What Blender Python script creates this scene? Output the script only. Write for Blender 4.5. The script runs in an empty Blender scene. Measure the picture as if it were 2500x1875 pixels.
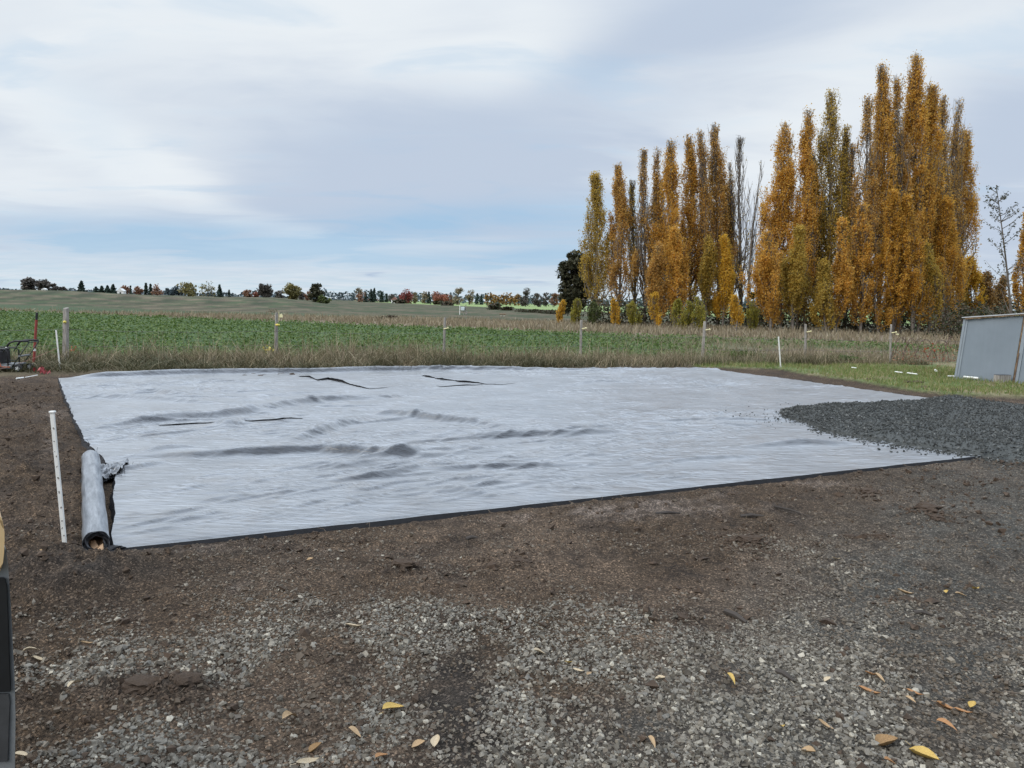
import bpy, bmesh, math, random
import numpy as np
from mathutils import Matrix, Vector, Euler

random.seed(7)
rs = np.random.RandomState(11)
C = bpy.context.scene.collection
R = math.radians

# ------------------------------------------------------------------ camera
FPX, HZ, CAMH, ROLL = 1736.0, 738.0, 1.70, R(1.2)      # focal length / horizon row in photo pixels, eye height
PITCH = math.atan((937.5 - HZ) / FPX)
cam_d = bpy.data.cameras.new('camera')
cam_d.sensor_width = 36.0
cam_d.lens = 36.0 * FPX / 2500.0
cam_d.clip_start, cam_d.clip_end = 0.05, 6000
cam = bpy.data.objects.new('camera', cam_d)
C.objects.link(cam)
CAMROT = (Matrix.Rotation(math.pi / 2 - PITCH, 3, 'X') @ Matrix.Rotation(ROLL, 3, 'Z'))
cam.matrix_world = Matrix.Translation((0, 0, CAMH)) @ CAMROT.to_4x4()
bpy.context.scene.camera = cam
CR = np.array(CAMROT)

# ------------------------------------------------------------------ exposure
sc = bpy.context.scene
sc.render.engine = 'CYCLES'
sc.view_settings.view_transform = 'Standard'
sc.view_settings.look = 'None'
sc.view_settings.exposure = 0.32
sc.view_settings.gamma = 1.0
sc.view_settings.use_curve_mapping = False
sc.cycles.max_bounces = 6
sc.cycles.diffuse_bounces = 5
sc.cycles.transparent_max_bounces = 4
sc.cycles.sample_clamp_indirect = 6

# ------------------------------------------------------------------ world: thin broken overcast over a Nishita sky
SUN_EL, SUN_AZ = R(38), R(-122)      # azimuth from +Y (view direction) towards +X
w = bpy.data.worlds.new('World')
sc.world = w
w.use_nodes = True
nt = w.node_tree
nt.nodes.clear()
def N(t, **k):
    n = nt.nodes.new(t)
    for a, b in k.items():
        setattr(n, a, b)
    return n
def L(a, b): nt.links.new(a, b)
def setin(sock, v):
    if isinstance(v, (int, float, tuple, list)): sock.default_value = v
    else: L(v, sock)
def M(op, a, b=None, c=None, clamp=False):
    n = N('ShaderNodeMath', operation=op, use_clamp=clamp)
    for i, v in enumerate((a, b, c)):
        if v is not None: setin(n.inputs[i], v)
    return n.outputs[0]
def MIX(f, a, b):
    n = N('ShaderNodeMix', data_type='RGBA')
    setin(n.inputs[0], f)
    for s, v in ((6, a), (7, b)):
        if isinstance(v, tuple): n.inputs[s].default_value = (v[0], v[1], v[2], 1)
        else: L(v, n.inputs[s])
    return n.outputs[2]
def SS(x, a, b):
    n = N('ShaderNodeMapRange', interpolation_type='SMOOTHSTEP')
    setin(n.inputs[0], x); n.inputs[1].default_value = a; n.inputs[2].default_value = b
    return n.outputs[0]
tc = N('ShaderNodeTexCoord')
sep = N('ShaderNodeSeparateXYZ'); L(tc.outputs['Generated'], sep.inputs[0])
dx, dy, dz = sep.outputs
az = M('ARCTAN2', dx, dy)
el = M('ARCSINE', dz)
elp = M('MAXIMUM', dz, 0.0)
inv = M('DIVIDE', 1.0, M('ADD', elp, 0.10))
comb = N('ShaderNodeCombineXYZ'); L(M('MULTIPLY', dx, inv), comb.inputs[0]); L(M('MULTIPLY', dy, inv), comb.inputs[1])
mp = N('ShaderNodeMapping'); L(comb.outputs[0], mp.inputs[0])
mp.inputs['Rotation'].default_value = (0, 0, R(-24)); mp.inputs['Scale'].default_value = (0.55, 1.0, 1); mp.inputs['Location'].default_value = (3.1, 1.7, 0)
def noise(vec, scale, detail=4, rough=0.5, dist=0.0):
    n = N('ShaderNodeTexNoise'); L(vec, n.inputs['Vector'])
    n.inputs['Scale'].default_value = scale; n.inputs['Detail'].default_value = detail
    n.inputs['Roughness'].default_value = rough; n.inputs['Distortion'].default_value = dist
    return n.outputs['Fac']
n1 = noise(mp.outputs[0], 0.55, 3, 0.45, 0.6)
n2 = noise(mp.outputs[0], 1.7, 5, 0.55, 0.8)
n3 = noise(mp.outputs[0], 4.5, 4, 0.55, 0.4)
def cpx(px, py):                     # photo pixel -> (azimuth, elevation) of that sky direction
    v = CR @ np.array([(px - 1250) / FPX, -(py - 937.5) / FPX, -1.0]); v /= np.linalg.norm(v)
    return math.atan2(v[0], v[1]), math.asin(v[2])
wob = M('MULTIPLY', M('SUBTRACT', n2, 0.5), 0.06)
wob2 = M('MULTIPLY', M('SUBTRACT', n1, 0.5), 0.06)
azw = M('ADD', az, M('MULTIPLY', wob, 3.0)); elw = M('ADD', M('ADD', el, M('MULTIPLY', wob, 0.6)), M('MULTIPLY', wob2, 0.3))
def blob(px, py, spx, spy, tilt=0.0, power=1.0):
    a0, e0 = cpx(px, py)
    da = M('SUBTRACT', azw, a0); de = M('SUBTRACT', elw, e0)
    c, s = math.cos(tilt), math.sin(tilt)
    u = M('ADD', M('MULTIPLY', da, c), M('MULTIPLY', de, s)); v = M('SUBTRACT', M('MULTIPLY', de, c), M('MULTIPLY', da, s))
    q = M('ADD', M('POWER', M('ABSOLUTE', M('DIVIDE', u, spx / FPX)), 2.0), M('POWER', M('ABSOLUTE', M('DIVIDE', v, spy / FPX)), 2.0))
    return M('MULTIPLY', M('EXPONENT', M('MULTIPLY', q, -1.0)), power)
def total(*a):
    o = a[0]
    for b in a[1:]: o = M('ADD', o, b)
    return o
nish = N('ShaderNodeTexSky', sky_type='NISHITA')
nish.sun_disc = False; nish.sun_elevation = SUN_EL; nish.sun_rotation = SUN_AZ
nish.air_density = 1.0; nish.dust_density = 1.5; nish.ozone_density = 1.5
bright = M('ADD', M('MULTIPLY', SS(n1, 0.25, 0.75), 0.30), M('ADD', M('MULTIPLY', M('SUBTRACT', n2, 0.5), 0.8), M('MULTIPLY', M('SUBTRACT', n3, 0.5), 0.22)))
bright = total(bright, 0.30, blob(380, 60, 700, 260, 0.0, 0.42), blob(1100, 140, 520, 240, -0.3, 0.22), blob(370, 410, 330, 55, -0.42, 0.62), blob(100, 480, 300, 90, -0.1, 0.25),
      blob(930, 608, 300, 34, 0.0, 0.55), blob(1950, 330, 430, 150, 0.3, 0.45), blob(1280, 100, 150, 110, 0.3, 0.25), blob(2300, 90, 300, 100, 0.1, 0.25))
grey = total(blob(900, 400, 380, 110, -0.15, 0.35), blob(1300, 360, 520, 170, 0.1, 0.40), blob(1620, 90, 330, 60, 0.35, 0.30), blob(330, 470, 60, 40, 0, 0.0), blob(620, 500, 420, 60, -0.2, 0.28), blob(2420, 380, 160, 170, 0.2, 0.40))
bf = SS(M('SUBTRACT', bright, M('MULTIPLY', grey, 1.1)), 0.10, 1.05)
K = 8.4
def S(r, g, b): return tuple(((x / 255.0 + 0.055) / 1.055) ** 2.4 * K for x in (r, g, b))
cloud = MIX(bf, S(188, 201, 219), S(229, 235, 240))
gap = total(blob(600, 600, 460, 40, -0.04, 1.0), blob(1080, 548, 330, 42, 0.10, 0.95), blob(1250, 630, 240, 22, 0.05, 0.75), blob(60, 640, 300, 22, 0.0, 0.35), blob(190, 280, 110, 60, -0.6, 0.22), blob(250, 590, 320, 25, 0, 0.3), blob(1430, 560, 150, 70, 0.3, .5))
gap = total(gap, M('MULTIPLY', M('MULTIPLY', SS(n2, 0.50, 0.72), SS(n3, 0.35, 0.6)), 0.34))
gap = M('MULTIPLY', gap, M('ADD', 0.45, M('MULTIPLY', SS(n2, 0.25, 0.62), 0.75)), clamp=True)
blue = MIX(0.12, S(150, 192, 226), nish.outputs[0])
col = MIX(M('MULTIPLY', gap, 0.72, clamp=True), cloud, blue)
hor = M('EXPONENT', M('MULTIPLY', M('POWER', M('DIVIDE', M('MAXIMUM', el, 0.0), 0.036), 2.0), -1.0))
horc = MIX(SS(n3, 0.3, 0.75), S(197, 219, 230), S(222, 230, 236))
streak = SS(noise(mp.outputs[0], 2.6, 5, 0.6, 0.3), 0.42, 0.66)
hcol = MIX(M('MULTIPLY', streak, 0.18), horc, S(176, 200, 220))
col = MIX(M('MULTIPLY', hor, 0.80), col, hcol)
sc1 = total(blob(885, 671, 42, 4.5, 0, 1.0), blob(1270, 690, 90, 5, 0, 0.7), blob(1180, 678, 60, 3, 0, 0.5), blob(15, 684, 22, 7, 0, 0.55))
col = MIX(M('MULTIPLY', sc1, 0.6, clamp=True), col, S(160, 180, 208))
col = MIX(SS(dz, -0.02, -0.2), col, S(95, 92, 85))
zen = N('ShaderNodeVectorMath', operation='SCALE'); L(col, zen.inputs[0]); L(M('ADD', 1.0, M('MULTIPLY', SS(el, 0.34, 1.30), 2.5)), zen.inputs[3]); col = zen.outputs[0]   # an overcast sky is brightest overhead
bg = N('ShaderNodeBackground'); L(col, bg.inputs[0]); bg.inputs[1].default_value = 0.10
out = N('ShaderNodeOutputWorld'); L(bg.outputs[0], out.inputs[0])

# ------------------------------------------------------------------ sun through thin cloud: weak and very soft
sd = bpy.data.lights.new('sun', 'SUN'); sd.energy = 1.5; sd.angle = R(35); sd.color = (1.0, 0.93, 0.82)
sun = bpy.data.objects.new('sun', sd); C.objects.link(sun)
sdir = Vector((math.sin(SUN_AZ) * math.cos(SUN_EL), math.cos(SUN_AZ) * math.cos(SUN_EL), math.sin(SUN_EL)))
sun.rotation_euler = sdir.to_track_quat('Z', 'Y').to_euler(); sun.location = sdir * 50

# ------------------------------------------------------------------ helpers: noise, projection, meshes, tags
def hsh(ix, iy, s):
    n = (ix.astype(np.int64) * 374761393 + iy.astype(np.int64) * 668265263 + s * 974711) & 0xffffffff
    n = ((n ^ (n >> 13)) * 1274126177) & 0xffffffff
    n = ((n ^ (n >> 16)) * 2246822519) & 0xffffffff
    return (n ^ (n >> 15)) / 4294967295.0
def vn(x, y, s=0):
    x = np.asarray(x, float); y = np.asarray(y, float)
    ix = np.floor(x); iy = np.floor(y); fx = x - ix; fy = y - iy
    fx = fx * fx * fx * (fx * (fx * 6 - 15) + 10); fy = fy * fy * fy * (fy * (fy * 6 - 15) + 10)
    a = hsh(ix, iy, s); b = hsh(ix + 1, iy, s); c = hsh(ix, iy + 1, s); d = hsh(ix + 1, iy + 1, s)
    return (a * (1 - fx) + b * fx) * (1 - fy) + (c * (1 - fx) + d * fx) * fy
def fbm(x, y, s=0, o=4, g=0.5):
    t = 0; a = 1; tot = 0
    for k in range(o):
        t = t + a * vn(x * 2 ** k + 17.3 * k, y * 2 ** k - 9.1 * k, s + k); tot += a; a *= g
    return t / tot
def ss(a, b, x):
    t = np.clip((np.asarray(x, float) - a) / (b - a), 0, 1); return t * t * (3 - 2 * t)

def ray(px, py):
    return CR @ np.array([(px - 1250) / FPX, -(py - 937.5) / FPX, -1.0])
def gnd(px, py, z=0.0):              # where that sight line meets level z
    v = ray(px, py); t = (z - CAMH) / v[2]; return np.array([v[0] * t, v[1] * t, z])
def at(px, py, d):                   # point at forward distance d on that sight line
    v = ray(px, py); t = d / v[1]; return np.array([v[0] * t, d, CAMH + v[2] * t])
def proj(x, y, z):
    p = np.stack([np.asarray(x, float), np.asarray(y, float), np.asarray(z, float) - CAMH + 0 * np.asarray(x, float)], -1) @ CR
    return 1250 + FPX * p[..., 0] / -p[..., 2], 937.5 - FPX * p[..., 1] / -p[..., 2]

def tag(o, label=None, cat=None, group=None, kind=None):
    if label: o['label'] = label
    if cat: o['category'] = cat
    if group: o['group'] = group
    if kind: o['kind'] = kind
    return o
def link(name, me, mats, parent=None, loc=None):
    o = bpy.data.objects.new(name, me); C.objects.link(o)
    if mats is not None:
        for m in (mats if isinstance(mats, (list, tuple)) else [mats]):
            me.materials.append(m)
    if parent is not None: o.parent = parent
    if loc is not None: o.location = tuple(float(q) for q in loc)
    return o
def npmesh(name, V, F, smooth=False):
    V = np.asarray(V, np.float32); F = np.asarray(F, np.int32); n, k = F.shape
    me = bpy.data.meshes.new(name)
    me.vertices.add(len(V)); me.vertices.foreach_set('co', V.ravel())
    me.loops.add(n * k); me.loops.foreach_set('vertex_index', F.ravel())
    me.polygons.add(n); me.polygons.foreach_set('loop_start', np.arange(n, dtype=np.int32) * k)
    try: me.polygons.foreach_set('loop_total', np.full(n, k, np.int32))
    except Exception: pass
    me.polygons.foreach_set('use_smooth', np.full(n, bool(smooth)))
    me.update(calc_edges=True)
    return me
def attr(me, name, vals, kind='FLOAT'):
    a = me.attributes.new(name, kind, 'POINT')
    if kind == 'FLOAT': a.data.foreach_set('value', np.asarray(vals, np.float32).ravel())
    else:
        c = np.ones((len(vals), 4), np.float32); c[:, :3] = vals; a.data.foreach_set('color', c.ravel())
def empty(name, loc=(0, 0, 0), rz=0.0):
    o = bpy.data.objects.new(name, None); C.objects.link(o)
    o.location = tuple(float(q) for q in loc); o.rotation_euler = (0, 0, rz); o.empty_display_size = 0.2
    return o
def gridfaces(nu, nv, wrap=False):
    i = np.arange(nv - 1)[:, None] * nu; j = np.arange(nu if wrap else nu - 1)[None, :]
    j2 = (j + 1) % nu
    return np.stack([i + j, i + j2, i + nu + j2, i + nu + j], -1).reshape(-1, 4)
class MB:                            # collects boxes and tubes into one mesh
    def __init__(s): s.bm = bmesh.new()
    def box(s, c, size, rot=None, bev=0.0):
        r = bmesh.ops.create_cube(s.bm, size=1.0); vs = r['verts']
        m = Matrix.Translation(c) @ (rot.to_matrix().to_4x4() if rot is not None else Matrix()) @ Matrix.Diagonal((*size, 1))
        bmesh.ops.transform(s.bm, matrix=m, verts=vs)
        if bev > 0:
            es = list({e for v in vs for e in v.link_edges})
            bmesh.ops.bevel(s.bm, geom=es, offset=bev, segments=2, affect='EDGES', profile=0.5)
        return s
    def tube(s, pts, rad, n=8, cap=True):
        pts = [Vector(tuple(float(c) for c in p)) for p in pts]; rings = []
        for i, p in enumerate(pts):
            a = pts[max(i - 1, 0)]; b = pts[min(i + 1, len(pts) - 1)]
            t = (b - a).normalized(); u = t.cross(Vector((0.31, 0.17, 0.93)))
            if u.length < 1e-3: u = t.cross(Vector((1, 0, 0)))
            u.normalize(); v = t.cross(u)
            r = rad[i] if isinstance(rad, (list, tuple)) else rad
            rings.append([s.bm.verts.new(p + (u * math.cos(2 * math.pi * k / n) + v * math.sin(2 * math.pi * k / n)) * r) for k in range(n)])
        for i in range(len(rings) - 1):
            for k in range(n):
                s.bm.faces.new((rings[i][k], rings[i][(k + 1) % n], rings[i + 1][(k + 1) % n], rings[i + 1][k]))
        if cap:
            s.bm.faces.new(rings[0][::-1]); s.bm.faces.new(rings[-1])
        return s
    def poly(s, pts):
        s.bm.faces.new([s.bm.verts.new(tuple(float(c) for c in p)) for p in pts]); return s
    def build(s, name, mat, parent=None, smooth=False, loc=None):
        me = bpy.data.meshes.new(name); bmesh.ops.recalc_face_normals(s.bm, faces=s.bm.faces[:]); s.bm.to_mesh(me); s.bm.free()
        if smooth:
            me.polygons.foreach_set('use_smooth', np.full(len(me.polygons), True))
        return link(name, me, mat, parent, loc)

# ------------------------------------------------------------------ materials
class Mat:
    def __init__(s, name):
        s.m = bpy.data.materials.new(name); s.m.use_nodes = True; s.t = s.m.node_tree; s.t.nodes.clear()
        s.b = s.n('ShaderNodeBsdfPrincipled'); s.o = s.n('ShaderNodeOutputMaterial'); s.l(s.b.outputs[0], s.o.inputs[0])
    def n(s, t, **k):
        q = s.t.nodes.new(t)
        for a, b in k.items(): setattr(q, a, b)
        return q
    def l(s, a, b): s.t.links.new(a, b)
    def set(s, **k):
        for a, v in k.items():
            i = s.b.inputs[a.replace('_', ' ')]
            if hasattr(v, 'is_output'): s.l(v, i)
            else: i.default_value = (*v, 1) if isinstance(v, tuple) and len(v) == 3 else v
        return s
    def co(s, kind='Object', scale=(1, 1, 1), rot=0.0):
        t = s.n('ShaderNodeTexCoord'); m = s.n('ShaderNodeMapping'); s.l(t.outputs[kind], m.inputs[0])
        m.inputs['Scale'].default_value = scale; m.inputs['Rotation'].default_value = (0, 0, rot); return m.outputs[0]
    def noise(s, vec, scale, detail=4, rough=0.55, dist=0.0):
        q = s.n('ShaderNodeTexNoise'); s.l(vec, q.inputs['Vector'])
        q.inputs['Scale'].default_value = scale; q.inputs['Detail'].default_value = detail; q.inputs['Roughness'].default_value = rough; q.inputs['Distortion'].default_value = dist
        return q.outputs['Fac']
    def ramp(s, fac, stops, interp='LINEAR'):
        r = s.n('ShaderNodeValToRGB'); r.color_ramp.interpolation = interp; s.l(fac, r.inputs[0]); e = r.color_ramp.elements
        while len(e) < len(stops): e.new(0.5)
        for q, (p, c) in zip(e, stops):
            q.position = p; q.color = (*c, 1) if isinstance(c, tuple) else (c, c, c, 1)
        return r.outputs[0]
    def mix(s, f, a, b, mode='MIX'):
        q = s.n('ShaderNodeMix', data_type='RGBA', blend_type=mode)
        for i, v in ((0, f), (6, a), (7, b)):
            if hasattr(v, 'is_output'): s.l(v, q.inputs[i])
            elif i == 0: q.inputs[0].default_value = v
            else: q.inputs[i].default_value = (*v, 1)
        return q.outputs[2]
    def attr(s, name): q = s.n('ShaderNodeAttribute'); q.attribute_name = name; return q
    def bump(s, h, strength=0.3, dist=0.01):
        q = s.n('ShaderNodeBump'); s.l(h, q.inputs['Height']); q.inputs['Strength'].default_value = strength; q.inputs['Distance'].default_value = dist
        s.l(q.outputs[0], s.b.inputs['Normal']); return q
    def island(s): return s.n('ShaderNodeNewGeometry').outputs['Random Per Island']

def simple(name, c, rough=0.6, var=0.25, scale=12, bump=0.2, metal=0.0, spec=0.4):
    k = Mat(name); v = k.co()
    f = k.noise(v, scale, 5)
    lo = tuple(x * (1 - var) for x in c); hi = tuple(min(1, x * (1 + var)) for x in c)
    k.set(Base_Color=k.ramp(f, [(0.3, lo), (0.7, hi)]), Roughness=rough, Metallic=metal, Specular_IOR_Level=spec)
    if bump: k.bump(k.noise(v, scale * 6, 4), bump, 0.004)
    return k.m
def leafmat(name, cols, trans=0.35, rough=0.6, drift=0.0):
    k = Mat(name)
    n = len(cols); c = k.ramp(k.island(), [(i / max(n - 1, 1), q) for i, q in enumerate(cols)])
    if drift: c = k.mix(1.0, c, k.ramp(k.noise(k.co('Object', (1.2, 1.2, .55)), 1.1, 4, .6), [(.32, (1 - drift, 1 - drift * 1.15, 1 - drift * 1.2)), (.68, (1 + drift * .5, 1 + drift * .6, 1 + drift * .5))]), 'MULTIPLY')
    k.set(Base_Color=c, Roughness=rough, Specular_IOR_Level=0.25)
    t = k.n('ShaderNodeBsdfTranslucent'); k.l(c, t.inputs[0]); m = k.n('ShaderNodeMixShader'); m.inputs[0].default_value = trans
    k.l(k.b.outputs[0], m.inputs[1]); k.l(t.outputs[0], m.inputs[2]); k.l(m.outputs[0], k.o.inputs[0])
    return k.m
def srgb(r, g, b): return tuple(((x / 255.0 + 0.055) / 1.055) ** 2.4 if x > 10 else x / 255.0 / 12.92 for x in (r, g, b))

# ground: colour by zone comes with the vertices, grain and clods from noise
k = Mat('ground_mat'); v = k.co()
zone = k.attr('zone').outputs['Color']; fine = k.attr('soil').outputs['Fac']
a = k.noise(v, 9, 8, 0.65); b2 = k.noise(v, 70, 5, 0.65); c2 = k.noise(v, 1.6, 5, 0.6)
f = k.ramp(a, [(0.28, 0.55), (0.5, 1.0), (0.75, 1.5)]); g2 = k.ramp(b2, [(0.3, 0.6), (0.7, 1.4)]); h2 = k.ramp(c2, [(0.3, 0.82), (0.7, 1.18)])
col = k.mix(1.0, zone, f, 'MULTIPLY'); col = k.mix(fine, col, k.mix(1.0, col, g2, 'MULTIPLY')); col = k.mix(1.0, col, h2, 'MULTIPLY')
vo = k.n('ShaderNodeTexVoronoi'); k.l(v, vo.inputs['Vector']); vo.inputs['Scale'].default_value = 110; vo.inputs['Randomness'].default_value = 1.0
gs = k.n('ShaderNodeSeparateColor'); k.l(vo.outputs['Color'], gs.inputs[0]); gp = k.mix(1.0, col, k.ramp(gs.outputs[0], [(0.0, 0.55), (0.6, 1.0), (0.86, 1.5), (1.0, 3.2)]), 'MULTIPLY'); col = k.mix(fine, col, gp)
k.set(Base_Color=col, Roughness=0.9, Specular_IOR_Level=0.2)
bh = k.n('ShaderNodeMath', operation='MULTIPLY_ADD'); k.l(b2, bh.inputs[0]); bh.inputs[1].default_value = 0.5; vm_ = k.n('ShaderNodeMath', operation='MULTIPLY_ADD'); k.l(vo.outputs['Distance'], vm_.inputs[0]); vm_.inputs[1].default_value = -.25; k.l(a, vm_.inputs[2]); k.l(vm_.outputs[0], bh.inputs[2])
bp = k.bump(bh.outputs[0], 0.9, 0.03); k.l(fine, bp.inputs['Strength'])
M_ground = k.m

k = Mat('fabric_mat')               # black woven ground fabric with a silvery slit-film sheen
v = k.co('Object', (1, 1, 1), R(-22)); vs = k.co('Object', (0.5, 5, 1), R(-22))
fa = k.noise(vs, 5, 6, 0.6); fb = k.noise(v, 1.1, 5, 0.6); fc = k.noise(v, 45, 3, 0.6)
tone = k.mix(0.5, k.ramp(fa, [(0.3, (0.29, 0.30, 0.31)), (0.7, (0.52, 0.535, 0.55))]), k.ramp(fb, [(0.3, (0.31, 0.318, 0.328)), (0.7, (0.51, 0.522, 0.535))]))
tone = k.mix(k.ramp(k.noise(v, 2.3, 6, 0.7), [(0.50, 0.0), (0.75, 0.45)]), tone, (0.36, 0.33, 0.30))
k.set(Base_Color=tone, Metallic=0.88, Roughness=0.36, Specular_IOR_Level=0.5)
vw = k.co('Object', (0.35, 6, 1), R(-19))
def ridged(vec, sc_, p_):
    q = k.noise(vec, sc_, 4, 0.55, 0.8); a_ = k.n('ShaderNodeMath', operation='MULTIPLY_ADD'); k.l(q, a_.inputs[0]); a_.inputs[1].default_value = 2; a_.inputs[2].default_value = -1
    b_ = k.n('ShaderNodeMath', operation='ABSOLUTE'); k.l(a_.outputs[0], b_.inputs[0]); c_ = k.n('ShaderNodeMath', operation='SUBTRACT'); c_.inputs[0].default_value = 1; k.l(b_.outputs[0], c_.inputs[1])
    d_ = k.n('ShaderNodeMath', operation='POWER'); k.l(c_.outputs[0], d_.inputs[0]); d_.inputs[1].default_value = p_; return d_.outputs[0]
wsum = k.n('ShaderNodeMath', operation='ADD'); k.l(ridged(k.co('Object', (0.22, 1.5, 1), R(-12)), 2.2, 9), wsum.inputs[0]); k.l(ridged(k.co('Object', (0.4, 2.2, 1), R(-32)), 2.6, 8), wsum.inputs[1])
wsm = k.n('ShaderNodeMath', operation='MULTIPLY_ADD'); k.l(k.noise(vw, 3.2, 5, 0.6, 0.6), wsm.inputs[0]); wsm.inputs[1].default_value = .5; k.l(wsum.outputs[0], wsm.inputs[2]); wr = wsm.outputs[0]
bm_ = k.n('ShaderNodeMath', operation='MULTIPLY_ADD'); k.l(fc, bm_.inputs[0]); bm_.inputs[1].default_value = 0.05; k.l(wr, bm_.inputs[2])
k.bump(bm_.outputs[0], 0.23, 0.05)
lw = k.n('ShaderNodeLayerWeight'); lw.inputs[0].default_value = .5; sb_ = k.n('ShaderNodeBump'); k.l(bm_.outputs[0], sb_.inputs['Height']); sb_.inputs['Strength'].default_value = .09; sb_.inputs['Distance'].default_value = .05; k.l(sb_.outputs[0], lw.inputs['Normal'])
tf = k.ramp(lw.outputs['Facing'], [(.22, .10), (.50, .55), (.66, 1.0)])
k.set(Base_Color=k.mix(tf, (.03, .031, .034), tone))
bf_ = k.n('ShaderNodeNewGeometry'); dk = k.n('ShaderNodeBsdfPrincipled'); dk.inputs['Base Color'].default_value = (0.012, 0.012, 0.014, 1); dk.inputs['Roughness'].default_value = 0.7
ms = k.n('ShaderNodeMixShader'); k.l(bf_.outputs['Backfacing'], ms.inputs[0]); k.l(k.b.outputs[0], ms.inputs[1]); k.l(dk.outputs[0], ms.inputs[2]); k.l(ms.outputs[0], k.o.inputs[0])
M_fabric = k.m
M_blackfab = simple('black_fabric', (0.012, 0.012, 0.014), 0.6, 0.4, 20, 0.4)
k = Mat('roll_mat'); v = k.co('Object', (1, 1, 1)); fa = k.noise(k.co('Object', (9, 9, 1.2)), 3, 6, 0.65); fb = k.noise(v, 40, 4, 0.6)
k.set(Base_Color=k.ramp(fa, [(0.3, (0.20, 0.215, 0.24)), (0.7, (0.56, 0.585, 0.615))]), Metallic=0.9, Roughness=0.33)
k.bump(fa, 0.6, 0.014); M_roll = k.m
M_card = simple('cardboard', (0.42, 0.27, 0.16), 0.8, 0.25, 14, 0.2)

def stonemat(name, single=False, cols=None):
    k = Mat(name); v = k.co('Object')
    r = k.n('ShaderNodeObjectInfo').outputs['Random'] if single else k.island()
    c = k.ramp(r, cols or [(0.0, (0.066, 0.057, 0.044)), (0.3, (0.128, 0.114, 0.091)), (0.55, (0.195, 0.175, 0.142)), (0.75, (0.155, 0.145, 0.126)), (0.93, (0.28, 0.254, 0.205)), (1.0, (0.42, 0.385, 0.31))])
    n_ = k.noise(v, 60 if not single else 2.5, 5, 0.65)
    c = k.mix(1.0, c, k.ramp(n_, [(0.3, 0.7), (0.7, 1.25)]), 'MULTIPLY')
    if not single: c = k.mix(k.attr('dirt').outputs['Fac'], c, (0.088, 0.062, 0.041))
    k.set(Base_Color=c, Roughness=0.85, Specular_IOR_Level=0.25); k.bump(n_, 0.3, 0.004)
    return k.m
M_stone = stonemat('gravel_mat'); M_stone1 = stonemat('stone_mat', True)
M_basalt = stonemat('basalt_mat', cols=[(0.0, (0.032, 0.034, 0.033)), (0.5, (0.06, 0.064, 0.061)), (0.85, (0.095, 0.099, 0.094)), (1.0, (0.17, 0.175, 0.168))])
M_clod = simple('clod_mat', (0.062, 0.042, 0.028), 0.95, 0.45, 25, 0.8)
M_straw = leafmat('straw_mat', [(0.19, 0.15, 0.095), (0.28, 0.225, 0.145), (0.39, 0.32, 0.21), (0.10, 0.095, 0.045), (0.50, 0.42, 0.29), (0.17, 0.125, 0.085), (0.12, 0.125, 0.05)], 0.2)
M_strawbase = leafmat('weathered_grass', [(0.06, 0.066, 0.028), (0.11, 0.10, 0.055), (0.04, 0.05, 0.02), (0.24, 0.205, 0.13), (0.08, 0.085, 0.036)], 0.2)
M_tan = leafmat('tan_grass', [(0.24, 0.195, 0.125), (0.32, 0.265, 0.175), (0.18, 0.145, 0.09), (0.38, 0.32, 0.225), (0.15, 0.135, 0.075), (0.22, 0.17, 0.12)], 0.2)
M_clover = leafmat('clover_mat', [(0.045, 0.08, 0.02), (0.075, 0.125, 0.03), (0.11, 0.17, 0.042), (0.14, 0.20, 0.055), (0.08, 0.125, 0.032), (0.18, 0.225, 0.075)], 0.3, 0.5)
M_lawn = leafmat('lawn_mat', [(0.10, 0.16, 0.035), (0.14, 0.215, 0.05), (0.20, 0.24, 0.075), (0.28, 0.25, 0.11), (0.33, 0.28, 0.15), (0.12, 0.17, 0.045)], 0.3)
M_bark = simple('poplar_bark', (0.17, 0.148, 0.128), 0.9, 0.4, 4, 0.5)
M_twig = simple('twig_bark', (0.13, 0.108, 0.092), 0.9, 0.3, 6, 0.3)
M_dkbark = simple('dark_bark', (0.05, 0.042, 0.036), 0.9, 0.3, 5, 0.4)
k = Mat('weathered_wood'); v = k.co('Object', (14, 14, 1.6)); f1 = k.noise(v, 3, 6, 0.65); f2 = k.noise(k.co('Object'), 3, 3)
k.set(Base_Color=k.mix(1.0, k.ramp(f1, [(0.25, (0.12, 0.105, 0.09)), (0.5, (0.32, 0.295, 0.265)), (0.8, (0.50, 0.47, 0.43))]), k.ramp(f2, [(0.3, 0.75), (0.7, 1.15)]), 'MULTIPLY'), Roughness=0.9, Specular_IOR_Level=0.2)
k.bump(f1, 0.7, 0.01); M_wood = k.m
M_yellow = simple('yellow_insulator', (0.75, 0.62, 0.12), 0.5, 0.15, 20, 0)
M_paleyel = simple('pale_insulator', (0.78, 0.72, 0.42), 0.5, 0.15, 20, 0)
k = Mat('white_stake_paint'); v = k.co('Object'); f1 = k.noise(k.co('Object', (1, 1, 0.55)), 26, 4, 0.7); f2 = k.noise(v, 9, 4)
k.set(Base_Color=k.mix(k.ramp(f1, [(0.66, 0.0), (0.72, 0.75)]), k.ramp(f2, [(0.3, (0.62, 0.61, 0.57)), (0.7, (0.80, 0.80, 0.77))]), (0.16, 0.14, 0.115)), Roughness=0.6); k.bump(f1, 0.2, 0.003); M_white = k.m
M_wplain = simple('white_plastic', (0.78, 0.78, 0.75), 0.45, 0.08, 10, 0)
M_red = simple('red_paint', (0.28, 0.055, 0.045), 0.5, 0.2, 10, 0.1)
M_black = simple('black_rubber', (0.02, 0.02, 0.022), 0.55, 0.3, 15, 0.1)
M_dkmetal = simple('dark_metal', (0.06, 0.062, 0.065), 0.45, 0.3, 10, 0.1, 0.3)
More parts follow.
